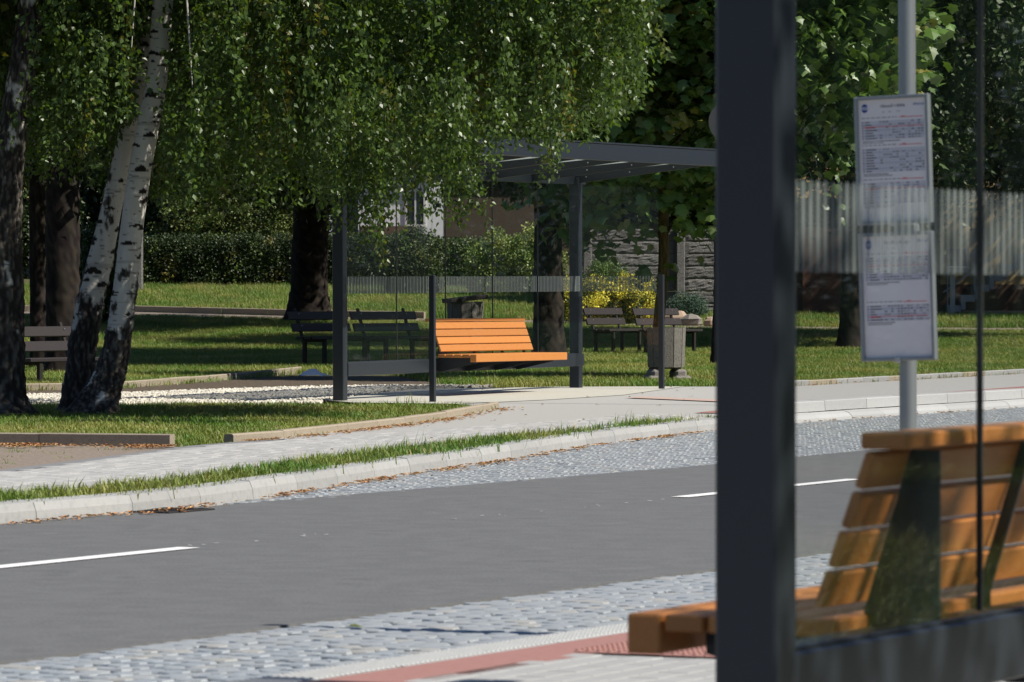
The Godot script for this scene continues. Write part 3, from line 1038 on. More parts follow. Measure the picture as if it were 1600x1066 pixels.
	bo.scale = Vector3(1.15, 1.2, 1.2)
	tag(bo, "crumpled white plastic bag lying on the path under the dark bench", "rubbish")
	# concrete stake at the hedge
	st = tool()
	bx(st, Vector3(0, 0.85, 0), Vector3(0.24, 1.9, 0.24), 0.03)
	var pp := obj("concrete_post", st, M.wall_panel_2)
	pp.position = far_on(-9.93, 119.0)
	tag(pp, "pale concrete post at the hedge's end beside the birch stems", "post")

func park_bench() -> Node3D:
	var t := thing("park_bench", "", "bench")
	var L := 1.8
	for k in 3:
		var st := tool()
		bx(st, Vector3(L / 2, 0.445, 0.16 + k * 0.135), Vector3(L, 0.042, 0.118), 0.005)
		obj("seat_plank", st, M["dark_plank_%d" % (k % 2)], t)
	var b := Basis(Vector3.RIGHT, -0.30)
	for k in 2:
		var st := tool()
		bx(st, Vector3(L / 2, 0.60 + k * 0.178, 0.035 - k * 0.055), Vector3(L, 0.125, 0.036), 0.005, b)
		var bp := obj("back_plank", st, M["dark_plank_%d" % ((k + 1) % 2)], t)
		for x in [0.26, 0.30, L - 0.28, L - 0.24]:
			var s := tool()
			bx(s, Vector3(x, 0.60 + k * 0.178 + (0.03 if int(x * 100) % 3 else -0.03), 0.057 - k * 0.055), Vector3(0.016, 0.016, 0.01), 0.003, b)
			obj("bolt", s, M.bolt, bp)
	for x in [0.27, L - 0.27]:
		var st := tool()
		bx(st, Vector3(x, 0.21, 0.10), Vector3(0.07, 0.46, 0.05), 0.004)
		bx(st, Vector3(x, 0.21, 0.44), Vector3(0.07, 0.46, 0.05), 0.004)
		bx(st, Vector3(x, 0.405, 0.27), Vector3(0.06, 0.04, 0.30), 0.004)
		bx(st, Vector3(x, 0.64, 0.0), Vector3(0.05, 0.52, 0.035), 0.004, b)
		obj("leg_frame", st, M.bench_iron, t)
	return t

func bin(at: Vector3, k: float, label: String, lid: bool) -> void:
	var t := thing("litter_bin", label, "litter bin", at, 14.0)
	var st := tool()
	var low := []
	var top := []
	for i in 11:
		var w := (i + 0.5) * TAU / 11.0
		low.append(Vector3(cos(w) * 0.25, 0.19, sin(w) * 0.25) * k)
		top.append(Vector3(cos(w) * 0.268, 0.72, sin(w) * 0.268) * k)
	for i in 11:
		# staves with a groove between them
		var j := (i + 1) % 11
		var a: Vector3 = low[i].lerp(low[j], .04)
		var b: Vector3 = low[i].lerp(low[j], .96)
		var c: Vector3 = top[i].lerp(top[j], .96)
		var d: Vector3 = top[i].lerp(top[j], .04)
		var sv := tool()
		var inw: Vector3 = -(low[i] + low[j]).normalized() * 0.05 * k
		inw.y = 0
		quad(sv, a, b, c, d, -inw)
		quad(sv, a, d, d + inw, a + inw, a - b)
		quad(sv, b, c, c + inw, b + inw, b - a)
		quad(sv, d, c, c + inw, d + inw, Vector3.UP)
		quad(sv, a, b, b + inw, a + inw, Vector3.DOWN)
		obj("stave", sv, M.mossy_concrete, t)
	var core := tool()
	tube(core, [Vector4(0, 0.17 * k, 0, 0.21 * k), Vector4(0, 0.68 * k, 0, 0.235 * k)], 12)
	obj("liner", core, M.bench_iron, t)
	for s in [-1, 1]:
		var f := tool()
		bx(f, Vector3(s * 0.16 * k, 0.10 * k, 0.03), Vector3(0.16, 0.13, 0.34) * k, 0.03)
		bx(f, Vector3(s * 0.18 * k, 0.03 * k, 0.03), Vector3(0.24, 0.10, 0.40) * k, 0.03)
		obj("foot", f, M.grey_stone, t)
	if lid:
		var l := tool()
		bx(l, Vector3(0, 0.76 * k, 0), Vector3(0.56, 0.06, 0.54) * k, 0.01, Basis(Vector3(0, 0, 1), 0.12))
		obj("lid", l, M.bench_iron, t)

# ------------------------------------------------------------------ buildings
func window_at(root: Node3D, c: Vector3, w: float, h: float) -> void:
	var f := tool()
	for s in [-1, 1]:
		bx(f, c + Vector3(s * (w / 2), 0, 0.02), Vector3(0.08, h + 0.08, 0.08))
		bx(f, c + Vector3(0, s * (h / 2), 0.022), Vector3(w - 0.08, 0.08, 0.08))
	bx(f, c + Vector3(0, 0, 0.02), Vector3(0.06, h - 0.08, 0.06))
	var o := obj("window", f, M.window_frame, root)
	var p := tool()
	bx(p, c + Vector3(0, 0, 0.012), Vector3(w, h, 0.02))
	obj("pane", p, M.pane_glass, o)

func house(label: String, x0: float, x1: float, d: float, h: float, deep: float, wall: Material, ridge: float, plinth := 0.0, turn := 0.0, called := "house") -> Node3D:
	var y := far_level(d)
	var t := thing(called, label, "house", Vector3((x0 + x1) / 2, y, -d), turn)
	var w := x1 - x0
	var st := tool()
	bx(st, Vector3(0, h / 2 + plinth / 2 - 0.15, -deep / 2), Vector3(w, h - plinth + 0.3, deep))
	obj("wall", st, wall, t)
	if plinth > 0.0:
		st = tool()
		bx(st, Vector3(0, plinth / 2 - 0.2, -deep / 2), Vector3(w + 0.06, plinth + 0.4, deep + 0.06))
		obj("plinth", st, M.brown_plinth, t)
	st = tool()
	prism(st, Vector3(-w / 2 - 0.4, h, 0.5), Vector3(0, 0, -1), Vector3.UP, V2([0, 0, deep + 1.0, 0, deep / 2 + 0.5, ridge]), Vector3(w + 0.8, 0, 0))
	obj("roof", st, M.roof_tile, t)
	return t

func houses() -> void:
	# house behind the right lawn: yellow above a brown plinth, with outside steps
	var h := house("yellow house with a brown plinth and outside steps behind the timetables", 6.2, 24.0, 106.0, 5.2, 9.0, M.yellow_render, 3.0, 0.62, 0.0)
	for x in [-1.2, 2.2, 5.6]: window_at(h, Vector3(x, 2.9, 0.0), 1.2, 1.4)
	# brown annex on its left
	var annex := tool()
	bx(annex, Vector3(-7.0, 1.2, 1.0), Vector3(3.7, 2.6, 1.96))
	obj("annex", annex, M.brown_render, h)
	var ar := tool()
	bx(ar, Vector3(-7.0, 2.56, 1.0), Vector3(4.0, 0.1, 2.3))
	obj("annex_roof", ar, M.bench_iron, h)
	var door := tool()
	bx(door, Vector3(-7.4, 0.95, 2.0), Vector3(1.9, 1.9, 0.06))
	obj("door", door, M.brown_plinth, h)
	# outside steps, each a block, rising to the right along the wall
	var s := thing("outside_steps", "pale concrete steps rising along the yellow house's wall", "steps", Vector3(10.15, far_level(104.0), -104.9), 0.0)
	for k in 6:
		var st := tool()
		bx(st, Vector3(0.15 + k * 0.33, 0.12 + k * 0.24, 0), Vector3(0.34, 0.16, 0.9), 0.01)
		bx(st, Vector3(0.04 + k * 0.33, 0.0 + k * 0.24, 0.03), Vector3(0.11, 0.30, 0.9), 0.01)
		obj("step", st, M.step_concrete, s)
	var ra := tool()
	for o in [0.62, 1.02]:
		tube(ra, [Vector4(-0.1, o - 0.12, 0.5, 0.022), Vector4(1.9, o + 1.28, 0.5, 0.022)], 6)
	for k in 4:
		tube(ra, [Vector4(k * 0.63, k * 0.44 + 0.1, 0.5, 0.018), Vector4(k * 0.63, k * 0.44 + 1.0, 0.5, 0.018)], 6)
	obj("handrail", ra, M.pale_metal, s)
	var lb := thing("letterbox", "dark letterbox with a pale shelf on a grey post beside the steps", "letterbox", Vector3(10.2, far_level(103.0), -103.2), 0.0)
	var st := tool()
	bx(st, Vector3(-0.05, 0.5, 0), Vector3(0.11, 1.1, 0.1), 0.01)
	obj("post", st, M.pale_metal, lb)
	st = tool()
	bx(st, Vector3(0.06, 1.34, 0), Vector3(0.5, 0.40, 0.36), 0.02)
	obj("box", st, M.box_grey, lb)
	st = tool()
	bx(st, Vector3(0.06, 1.105, 0), Vector3(0.52, 0.06, 0.40), 0.01)
	bx(st, Vector3(0.06, 1.03, 0), Vector3(0.42, 0.06, 0.34), 0.01)
	obj("shelf", st, M.window_frame, lb)
	sheet("house_pavement", V2([5.6, 103.6, 30, 103.6, 30, 106, 5.6, 106]), 0, 0.0, M.concrete_1)
	# white house behind the hedge
	var w := house("white house behind the hedge, seen through the far shelter's glass", -9.0, -2.55, 168.0, 3.6, 8.0, M.white_render, 2.2, 0.0, 0.0)
	window_at(w, Vector3(2.15, 1.8, 0.0), 0.7, 1.3)
	pass
	var lt := tool()
	bx(lt, Vector3(1.1, 0.95, 0.4), Vector3(1.9, 0.34, 0.8))
	obj("canopy", lt, M.brown_plinth, w)
	# brown house
	var b := house("brown rendered house behind the shrubs, seen through the middle of the far shelter", -2.3, 3.1, 150.0, 3.9, 8.0, M.brown_render, 2.4, 0.0, 0.0)
	window_at(b, Vector3(1.9, 2.4, 0.0), 0.9, 1.2)
	# gable with red roof glimpsed above the far shelter
	var g := house("white house with a red tiled roof, glimpsed through leaves above the far shelter", 1.0, 9.0, 195.0, 8.6, 9.0, M.white_render, 2.0, 0.0, 0.0)
	window_at(g, Vector3(-2.2, 6.6, 0.0), 1.2, 1.4)
	house("white house glimpsed between the rough birch and the dark trunks", -24.0, -15.2, 160.0, 3.4, 8.0, M.white_render, 2.0, 0.0, 0.0)
	# panel wall
	var f := thing("panel_wall", "grey concrete panel wall with stone relief behind the yellow shrub", "wall", Vector3(1.75, far_level(103.9) - 0.05, -103.9), 0.0)
	for k in 3:
		var p := tool()
		bx(p, Vector3(k * 2.16, 1.0, 0.03), Vector3(0.19, 2.2, 0.16), 0.015)
		obj("post", p, M.wall_panel_2, f)
	for k in 2:
		for r in 7:
			var p := tool()
			stone_panel(p, Vector3(k * 2.16 + 0.098, r * 0.29, 0.0), 1.964, 0.284, k * 10 + r)
			obj("panel", p, M["wall_panel_%d" % ((k + r * 2) % 3)], f)

# a cast panel with a ragged ledge-stone face
func stone_panel(st: SurfaceTool, o: Vector3, w: float, h: float, sd: int) -> void:
	var nx := 22
	var ny := 8
	var g := []
	for i in nx + 1:
		var row := []
		for j in ny + 1:
			var z := 0.03 + 0.022 * noise.get_noise_3d(i * 0.5 + sd * 3.1, j * 1.9, sd)
			if i == 0 or i == nx or j == 0 or j == ny: z = 0.012
			row.append(o + Vector3(w * i / nx, h * j / ny, z))
		g.append(row)
	for i in nx:
		for j in ny: quad(st, g[i][j], g[i + 1][j], g[i + 1][j + 1], g[i][j + 1], Vector3(0, 0, 1))
	bx(st, o + Vector3(w / 2, h / 2, -0.02), Vector3(w, h, 0.06))

# ------------------------------------------------------------------ trees
# a point seen at (px, py) of the 1600-wide photograph, D metres away
func seen(px: float, py: float, d: float) -> Vector3:
	return Vector3((px - 800.0) / 7000.0 * d, 1.02 + (472.0 - py) / 7000.0 * d, -d)

# trunk or limb through [Vector3, radius] knots with bark; kind birch / rough / dark / young
func trunk_mesh(knots: Array, sides: int, step: float, kind: String, sd: int) -> ArrayMesh:
	var r := RandomNumberGenerator.new()
	r.seed = sd
	var n := FastNoiseLite.new()
	n.seed = sd
	n.frequency = 1.0
	n.fractal_octaves = 3
	var rows := []
	for i in knots.size() - 1:
		var p0: Vector3 = knots[maxi(i - 1, 0)][0]
		var p1: Vector3 = knots[i][0]
		var p2: Vector3 = knots[i + 1][0]
		var p3: Vector3 = knots[mini(i + 2, knots.size() - 1)][0]
		var m := maxi(1, int(p1.distance_to(p2) / step))
		for k in m + (1 if i == knots.size() - 2 else 0):
			var t := float(k) / m
			rows.append([p1.cubic_interpolate(p2, p0, p3, t), lerpf(knots[i][1], knots[i + 1][1], t)])
	var y0: float = rows[0][0].y
	var scars := []
	if kind != "birch_old" and kind.begins_with("birch"):
		for k in 60: scars.append([y0 + r.randf_range(0.5, 4.6), r.randf() * TAU, r.randf_range(0.25, 0.75), r.randf_range(0.010, 0.035)])
	var st := SurfaceTool.new()
	st.begin(Mesh.PRIMITIVE_TRIANGLES)
	st.set_smooth_group(0)
	for i in rows.size():
		var c: Vector3 = rows[i][0]
		var rad: float = rows[i][1]
		for k in sides:
			var w := TAU * k / sides
			var dir := Vector3(cos(w), 0, sin(w))
			var p := c + dir * rad
			var h := p.y - y0
			var ridge := n.get_noise_3d(p.x * 34.0, p.y * 5.0, p.z * 34.0)
			var big := n.get_noise_3d(p.x * 4.0, p.y * 2.2, p.z * 4.0)
			var disp := 0.0
			var col := Color.BLACK
			if kind.begins_with("birch"):
				var top := 1.25 if kind == "birch" else (1.8 if kind == "birch_grey" else 12.0)
				var rough := clampf((top - h) / (top * 0.6) + big * 2.1 + ridge * 0.5, 0.0, 1.0)
				rough = smoothstep(0.35, 0.65, rough)
				var g := n.get_noise_3d(p.x * 9.0, p.y * 1.5, p.z * 9.0) * 0.10
				var white := Color(.60 + g, .575 + g, .52 + g)
				var len := n.get_noise_3d(p.x * 7.0, p.y * 55.0, p.z * 7.0)
				if len > 0.33: white = white.lerp(Color(.10, .085, .07), smoothstep(0.33, 0.5, len) * 0.75)
				var ring := n.get_noise_3d(0.0, p.y * 9.0, sd)
				if ring > 0.35: white = white.darkened(0.25)
				for s in scars:
					var da := wrapf(w - s[1], -PI, PI)
					var dy: float = p.y - s[0] + absf(da) * s[3] * 0.9
					if absf(da) < s[2] and absf(dy) < s[3] * (1.0 - absf(da) / s[2] * 0.6) * (1.0 + 0.5 * ridge):
						white = Color(.03, .026, .022)
						disp += 0.004
				var dark := Color(.035, .030, .026).lerp(Color(.16, .145, .125), smoothstep(-0.1, 0.6, ridge))
				col = white.lerp(dark, rough)
				disp += rough * ridge * 0.03
			else:
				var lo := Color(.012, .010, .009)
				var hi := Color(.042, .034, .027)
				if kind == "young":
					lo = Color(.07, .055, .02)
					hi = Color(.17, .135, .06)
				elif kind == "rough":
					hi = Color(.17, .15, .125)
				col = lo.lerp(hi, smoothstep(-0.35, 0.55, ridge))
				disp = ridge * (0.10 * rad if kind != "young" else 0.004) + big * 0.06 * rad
			if i < 14 and kind != "young":    # root flare, in lobes
				disp += rad * 0.22 * pow(1.0 - i / 14.0, 2.0) * (0.5 + 0.5 * sin(w * 5.0 + sd))
			st.set_color(col)
			st.add_vertex(p + dir * disp)
	for i in rows.size() - 1:
		for k in sides:
			var k2 := (k + 1) % sides
			var a := i * sides + k
			var b := i * sides + k2
			var c2 := (i + 1) * sides + k2
			var d := (i + 1) * sides + k
			for id in [a, b, c2, a, c2, d]: st.add_index(id)
	st.generate_normals()
	return st.commit()

func leaf_quad(st: SurfaceTool, base: Vector3, dir: Vector3, side: Vector3, l: float, w: float, fold: float) -> void:
	var n := dir.cross(side).normalized() * fold * w
	var tip := base + dir * l
	var a := base + dir * l * 0.36 + side * w * 0.5 + n
	var b := base + dir * l * 0.36 - side * w * 0.5 + n
	st.add_vertex(base)
	st.add_vertex(a)
	st.add_vertex(tip)
	st.add_vertex(base)
	st.add_vertex(tip)
	st.add_vertex(b)

func rdir(r: RandomNumberGenerator) -> Vector3:
	var z := r.randf_range(-1, 1)
	var w := r.randf() * TAU
	var q := sqrt(1.0 - z * z)
	return Vector3(q * cos(w), z, q * sin(w))

# hanging birch twig, about one metre long, hung at its origin
func birch_strand(sd: int, leaves: int) -> ArrayMesh:
	var r := RandomNumberGenerator.new()
	r.seed = sd
	var st := tool()
	var pts := []
	var p := Vector3.ZERO
	var dir := Vector3(r.randf_range(-.3, .3), -1, r.randf_range(-.3, .3)).normalized()
	for i in 9:
		pts.append(p)
		p += dir * 0.12
		dir = (dir + Vector3(r.randf_range(-.22, .22), -.25, r.randf_range(-.22, .22))).normalized()
	for i in 8:
		var a: Vector3 = pts[i]
		var b: Vector3 = pts[i + 1]
		for s in [Vector3(.0016, 0, 0), Vector3(0, 0, .0016)]:
			quad(st, a - s, a + s, b + s, b - s, s.cross(Vector3.UP))
	for i in leaves:
		var t := r.randf() * 7.99
		var k := int(t)
		var at: Vector3 = pts[k].lerp(pts[k + 1], t - k) + Vector3(r.randf_range(-.07, .07), r.randf_range(-.04, .02), r.randf_range(-.07, .07))
		var d := (rdir(r) * 0.75 + Vector3(0, -0.9, 0)).normalized()
		var s := d.cross(rdir(r)).normalized()
		var l := r.randf_range(.048, .077)
		leaf_quad(st, at, d, s, l, l * r.randf_range(.62, .8), r.randf_range(-.12, .12))
	st.generate_normals()
	return st.commit()

# ball of leaves, radius one
func leaf_ball(sd: int, leaves: int, l0: float, droop: float) -> ArrayMesh:
	var r := RandomNumberGenerator.new()
	r.seed = sd
	var st := tool()
	for i in leaves:
		var q := rdir(r)
		var at := q * pow(r.randf(), 0.5)
		var d := (rdir(r) + q * 0.5 + Vector3(0, -droop, 0)).normalized()
		var s := d.cross(rdir(r)).normalized()
		var l := l0 * r.randf_range(.7, 1.25)
		leaf_quad(st, at, d, s, l, l * r.randf_range(.55, .75), r.randf_range(-.15, .15))
	st.generate_normals()
	return st.commit()

# one lobed leaf along +z from its stalk, length one
func maple_leaf_mesh(st: SurfaceTool, xf: Transform3D, cup: float) -> void:
	var half := [Vector2(0, 0), Vector2(.20, -.04), Vector2(.44, .10), Vector2(.35, .27), Vector2(.54, .56), Vector2(.37, .58), Vector2(.24, .72), Vector2(0, 1.0)]
	var c := Vector3(0, 0, .35)
	for s in [-1.0, 1.0]:
		for i in half.size() - 1:
			var a: Vector2 = half[i]
			var b: Vector2 = half[i + 1]
			var pa := xf * Vector3(a.x * s, -cup * a.x - a.y * a.y * .18, a.y)
			var pb := xf * Vector3(b.x * s, -cup * b.x - b.y * b.y * .18, b.y)
			tri(st, xf * c, pa, pb, xf.basis.y)

func maple_spray(sd: int) -> ArrayMesh:
	var r := RandomNumberGenerator.new()
	r.seed = sd
	var st := tool()
	var tw := Vector3.ZERO
	var dir := Vector3(r.randf_range(-.5, .5), r.randf_range(-.3, .3), 1).normalized()
	for i in 11:
		tw += dir * 0.045
		var o := tw + Vector3(r.randf_range(-.2, .2), r.randf_range(-.14, .1), r.randf_range(-.1, .1))
		var b := Basis(Vector3.UP, r.randf() * TAU) * Basis(Vector3.RIGHT, r.randf_range(.1, 1.1)) * Basis(Vector3(0, 0, 1), r.randf_range(-.5, .5))
		maple_leaf_mesh(st, Transform3D(b.scaled(Vector3.ONE * r.randf_range(.10, .165)), o), r.randf_range(-.1, .4))
	for s in [Vector3(.003, 0, 0), Vector3(0, .003, 0)]: quad(st, -s, s, tw + s, tw - s, s.cross(dir))
	st.generate_normals()
	return st.commit()

func greens(base: Color, yellow: float) -> Color:
	var c := base * rng.randf_range(.65, 1.35)
	if rng.randf() < yellow: c = c.lerp(Color(.20, .17, .03), rng.randf_range(.3, .9))
	c.a = 1.0
	return c

# fill an ellipsoid with copies of a clump, mostly near its skin
func crown(tree: Node3D, mesh: Mesh, mid: Vector3, rad: Vector3, count: int, size: Vector2, base: Color, yellow: float, m: Material, hollow := 0.45, lumpy := 0.35, called := "crown") -> void:
	var at := []
	var tints := []
	var sd := rng.randi() % 1000
	var tries := 0
	while at.size() < count and tries < count * 6:
		tries += 1
		var q := rdir(rng)
		var lump := 1.0 + lumpy * noise.get_noise_3d(q.x * 2.2 + sd, q.y * 2.2, q.z * 2.2)
		var k := pow(rng.randf(), hollow) * lump
		var p := mid + q * rad * k
		if noise.get_noise_3d(p.x * 0.9 + sd, p.y * 0.9, p.z * 0.9) < -0.33: continue
		var b := Basis(rdir(rng), rng.randf() * TAU)
		if m == M.maple_leaf:
			b = Basis(Vector3.UP, atan2(q.x, q.z) + rng.randf_range(-.9, .9))
		at.append(Transform3D(b.scaled(Vector3.ONE * rng.randf_range(size.x, size.y)), p - tree.position))
		tints.append(greens(base, yellow))
	copies(called, mesh, at, tints, m, tree)

func big_tree(label: String, at: Vector3, knots: Array, kind: String, mid: Vector3, rad: Vector3, clumps: int, mesh: Mesh, base: Color, size := Vector2(.5, .9), called := "tree", yellow := 0.05) -> Node3D:
	var t := thing(called, label, "tree", at)
	var rel := []
	for k in knots: rel.append([k[0] - at, k[1]])
	put("trunk", trunk_mesh(rel, 28, 0.07, kind, rng.randi() % 9999), M.bark, t)
	var limbs := tool()
	var root: Vector3 = rel[-1][0]
	for k in 7:
		var q := rdir(rng)
		q.y = absf(q.y) * 0.6 + 0.1
		var from: Vector3 = rel[-2][0].lerp(root, rng.randf_range(.1, 1.0))
		var to := mid - at + q * rad * 0.75
		var bend := from.lerp(to, 0.5) + Vector3(0, 0.4, 0)
		var r0: float = knots[-1][1] * 0.55
		tube(limbs, [Vector4(from.x, from.y, from.z, r0), Vector4(bend.x, bend.y, bend.z, r0 * .6), Vector4(to.x, to.y, to.z, r0 * .15)], 7)
	obj("limbs", limbs, M.twig, t)
	crown(t, mesh, mid, rad, clumps, size, base, yellow, M.tree_leaf)
	return t

func trees() -> void:
	var strands := []
	for k in 6: strands.append(birch_strand(200 + k, 42))
	# the leaning birch pair: one tree, two stems
	var D := 42.5
	var px := D / 7000.0 / 2.0
	var at := far_on(-3.98, D, -0.03)
	var birch := thing("birch_tree", "leaning white birch with two stems and a curtain of hanging leaves", "tree", at)
	var right := []
	for k in [[142, 646, 84], [150, 628, 70], [168, 590, 52], [181, 549, 43], [189, 495, 38], [196, 442, 37], [208, 340, 36], [218, 270, 36], [230, 203, 36], [246, 118, 33], [252, 40, 33], [256, -30, 32], [264, -200, 28], [272, -500, 20], [276, -900, 8]]:
		right.append([seen(k[0], k[1], D) - at, k[2] * px])
	put("stem", trunk_mesh(right, 56, 0.012, "birch", 31), M.bark, birch)
	var left := []
	var D2 := 43.1
	for k in [[118, 644, 58], [122, 610, 50], [129, 543, 44], [140, 475, 44], [156, 407, 41], [171, 340, 34], [184, 280, 32], [198, 215, 30], [212, 140, 27], [226, 50, 25], [238, -100, 22], [250, -400, 14]]:
		left.append([seen(k[0], k[1], D2) - at, k[2] * px])
	put("stem", trunk_mesh(left, 48, 0.014, "birch_grey", 58), M.bark, birch)
	# hanging curtain: lower edge of the leaves against px
	var edge := [[-60, 300], [60, 310], [120, 300], [190, 330], [260, 345], [330, 360], [400, 335], [470, 335], [520, 335], [540, 320], [560, 305], [600, 330], [640, 300], [690, 310], [715, 300], [735, 270], [775, 240], [830, 235], [850, 250], [885, 250], [930, 225], [965, 205], [990, 180], [1012, 40], [1040, -60]]
	var lists := [[], [], [], [], [], []]
	var tints := [[], [], [], [], [], []]
	var limb_to := []
	for i in 4200:
		var sx := rng.randf_range(-80, 1012)
		var d := rng.randf_range(40.2, 46.0)
		if sx > 520: d = rng.randf_range(40.3, 43.6)
		var low := 0.0
		for k in edge.size() - 1:
			if sx >= edge[k][0] and sx <= edge[k + 1][0]:
				low = lerpf(edge[k][1], edge[k + 1][1], (sx - edge[k][0]) / (edge[k + 1][0] - edge[k][0]))
		low -= absf(noise.get_noise_2d(sx * 0.045, d * 3.0)) * 45.0
		if noise.get_noise_2d(sx * 0.022, d * 1.3) < -0.11: continue
		var len := rng.randf_range(.6, 1.15)
		var tip_y := low - pow(rng.randf(), 1.35) * (low + 110.0)
		var p := seen(sx, tip_y, d) + Vector3(0, len, 0)
		# keep the stems in view
		var stem := lerpf(196.0, 252.0, clampf((442.0 - tip_y) / 442.0, 0, 1))
		if d < 43.4 and sx - stem > (-20 if tip_y < 230 else -66) and sx - stem < 34 and rng.randf() < 0.95: continue
		if d < 43.4 and sx < 60 and rng.randf() < 0.8: continue
		if sx < 300 and d < 42.6 and rng.randf() < 0.5: continue
		var k := rng.randi() % 6
		lists[k].append(Transform3D(Basis(Vector3.UP, rng.randf() * TAU).scaled(Vector3(rng.randf_range(.85, 1.15), len, rng.randf_range(.85, 1.15))), p - at))
		tints[k].append(greens(Color(.083, .14, .032), 0.05))
		if i % 90 == 0: limb_to.append(p - at)
	# strands over the upper part of the farther stem
	for i in 46:
		var ty := rng.randf_range(-60, 235)
		var k := rng.randi() % 6
		lists[k].append(Transform3D(Basis(Vector3.UP, rng.randf() * TAU), seen(lerpf(196.0, 232.0, clampf((240.0 - ty) / 240.0, 0, 1)) + rng.randf_range(-24, 4), ty, 42.7 + rng.randf() * .2) + Vector3(0, 1.0, 0) - at))
		tints[k].append(greens(Color(.083, .14, .032), 0.05))
	# single strands that hang lower, in front of the shelter's roof
	for e in [[556, 395, 1], [574, 412, 2], [592, 425, 2], [604, 414, 1], [622, 396, 1], [640, 372, 1], [668, 352, 1], [684, 372, 2], [700, 352, 1], [716, 378, 2], [731, 366, 2], [745, 338, 1], [772, 300, 1], [790, 286, 1], [838, 296, 1], [868, 304, 1], [874, 284, 1], [893, 268, 1], [942, 240, 1], [990, 214, 1], [528, 372, 2], [508, 352, 2], [546, 372, 2], [490, 346, 1]]:
		var ty: float = e[1]
		while ty > 235.0:
			for j in e[2]:
				var k := rng.randi() % 6
				var len := rng.randf_range(.55, .95)
				lists[k].append(Transform3D(Basis(Vector3.UP, rng.randf() * TAU).scaled(Vector3(.75, len, .75)), seen(e[0] + rng.randf_range(-8, 8), ty + rng.randf_range(-8, 4), 39.0 + rng.randf() * .6) + Vector3(0, len, 0) - at))
				tints[k].append(greens(Color(.088, .145, .034), 0.06))
			ty -= 24.0
	# the upper crown, out of the picture but shading the lawn
	for i in 2100:
		var q := rdir(rng) * Vector3(3.9, 3.9, 3.6) * pow(rng.randf(), .4)
		var p := Vector3(-4.0, 7.6, -43.6) + q
		if p.y < 4.1: continue
		var k := rng.randi() % 6
		lists[k].append(Transform3D(Basis(Vector3.UP, rng.randf() * TAU).scaled(Vector3(1.9, 1.5, 1.9)), p - at))
		tints[k].append(greens(Color(.083, .14, .032), 0.05))
	for k in 6: copies("foliage", strands[k], lists[k], tints[k], M.birch_leaf, birch)
	var limbs := tool()
	for p in limb_to:
		var from: Vector3 = right[11][0] + Vector3(0, rng.randf_range(0.3, 3.0), 0)
		if p.y < 2.2: continue
		var m: Vector3 = from.lerp(p, .55) + Vector3(0, rng.randf_range(.3, .9), 0)
		tube(limbs, [Vector4(from.x, from.y, from.z, .035), Vector4(m.x, m.y, m.z, .02), Vector4(p.x, p.y, p.z, .005)], 5)
	obj("limbs", limbs, M.pale_limb, birch)
	# rough-barked birch at the very left
	var a2 := far_on(-4.86, 42.3, -0.03)
	var old := thing("birch_tree", "rough dark barked birch in front of the straight dark trunks", "tree", a2)
	var kn := []
	for k in [[-2, 646, 108], [-1, 620, 84], [2, 560, 72], [5, 450, 62], [6, 340, 54], [20, 200, 42], [42, 70, 40], [50, 0, 38], [56, -150, 34], [60, -500, 26], [60, -1000, 10]]:
		kn.append([seen(k[0], k[1], 42.3) - a2, k[2] * px])
	put("trunk", trunk_mesh(kn, 56, 0.014, "birch_old", 77), M.bark, old)
	var oc := []
	var ot := []
	for i in 1100:
		var q := rdir(rng) * Vector3(3.4, 3.6, 3.4) * pow(rng.randf(), .45)
		var p := Vector3(-6.2, 7.2, -44.0) + q
		if p.y < 3.7: continue
		oc.append(Transform3D(Basis(Vector3.UP, rng.randf() * TAU).scaled(Vector3(1.6, 1.4, 1.6)), p - a2))
		ot.append(greens(Color(.05, .09, .02), 0.06))
	copies("foliage", strands[0], oc, ot, M.birch_leaf, old)
	# park trees
	var balls := []
	for k in 4: balls.append(leaf_ball(300 + k, 90, 0.20, 0.4))
	var ball: Mesh = balls[0]
	var g := Color(.036, .066, .014)
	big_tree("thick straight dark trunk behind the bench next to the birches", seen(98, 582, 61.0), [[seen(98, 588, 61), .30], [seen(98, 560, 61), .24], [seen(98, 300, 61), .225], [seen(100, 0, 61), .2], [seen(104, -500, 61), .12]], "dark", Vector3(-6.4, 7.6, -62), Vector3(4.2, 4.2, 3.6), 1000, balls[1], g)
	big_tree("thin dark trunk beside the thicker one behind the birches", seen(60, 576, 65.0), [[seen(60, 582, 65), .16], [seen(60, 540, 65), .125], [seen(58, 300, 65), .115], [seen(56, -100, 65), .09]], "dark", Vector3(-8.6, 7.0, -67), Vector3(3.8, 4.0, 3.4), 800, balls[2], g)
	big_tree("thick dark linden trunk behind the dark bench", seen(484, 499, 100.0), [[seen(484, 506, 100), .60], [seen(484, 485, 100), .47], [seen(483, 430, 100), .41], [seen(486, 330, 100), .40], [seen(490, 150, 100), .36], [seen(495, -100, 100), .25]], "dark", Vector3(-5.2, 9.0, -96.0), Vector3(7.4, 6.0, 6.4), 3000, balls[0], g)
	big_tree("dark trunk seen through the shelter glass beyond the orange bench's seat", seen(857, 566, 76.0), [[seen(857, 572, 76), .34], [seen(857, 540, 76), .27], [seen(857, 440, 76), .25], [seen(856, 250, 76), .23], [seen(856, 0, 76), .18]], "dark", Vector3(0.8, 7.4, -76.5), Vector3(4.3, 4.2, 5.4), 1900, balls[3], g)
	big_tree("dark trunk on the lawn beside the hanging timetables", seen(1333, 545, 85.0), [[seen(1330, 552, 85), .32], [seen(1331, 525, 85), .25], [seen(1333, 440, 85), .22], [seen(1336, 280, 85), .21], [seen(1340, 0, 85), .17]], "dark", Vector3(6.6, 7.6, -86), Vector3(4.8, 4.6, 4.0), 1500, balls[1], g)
	var hp := far_on(3.32, 68.5)
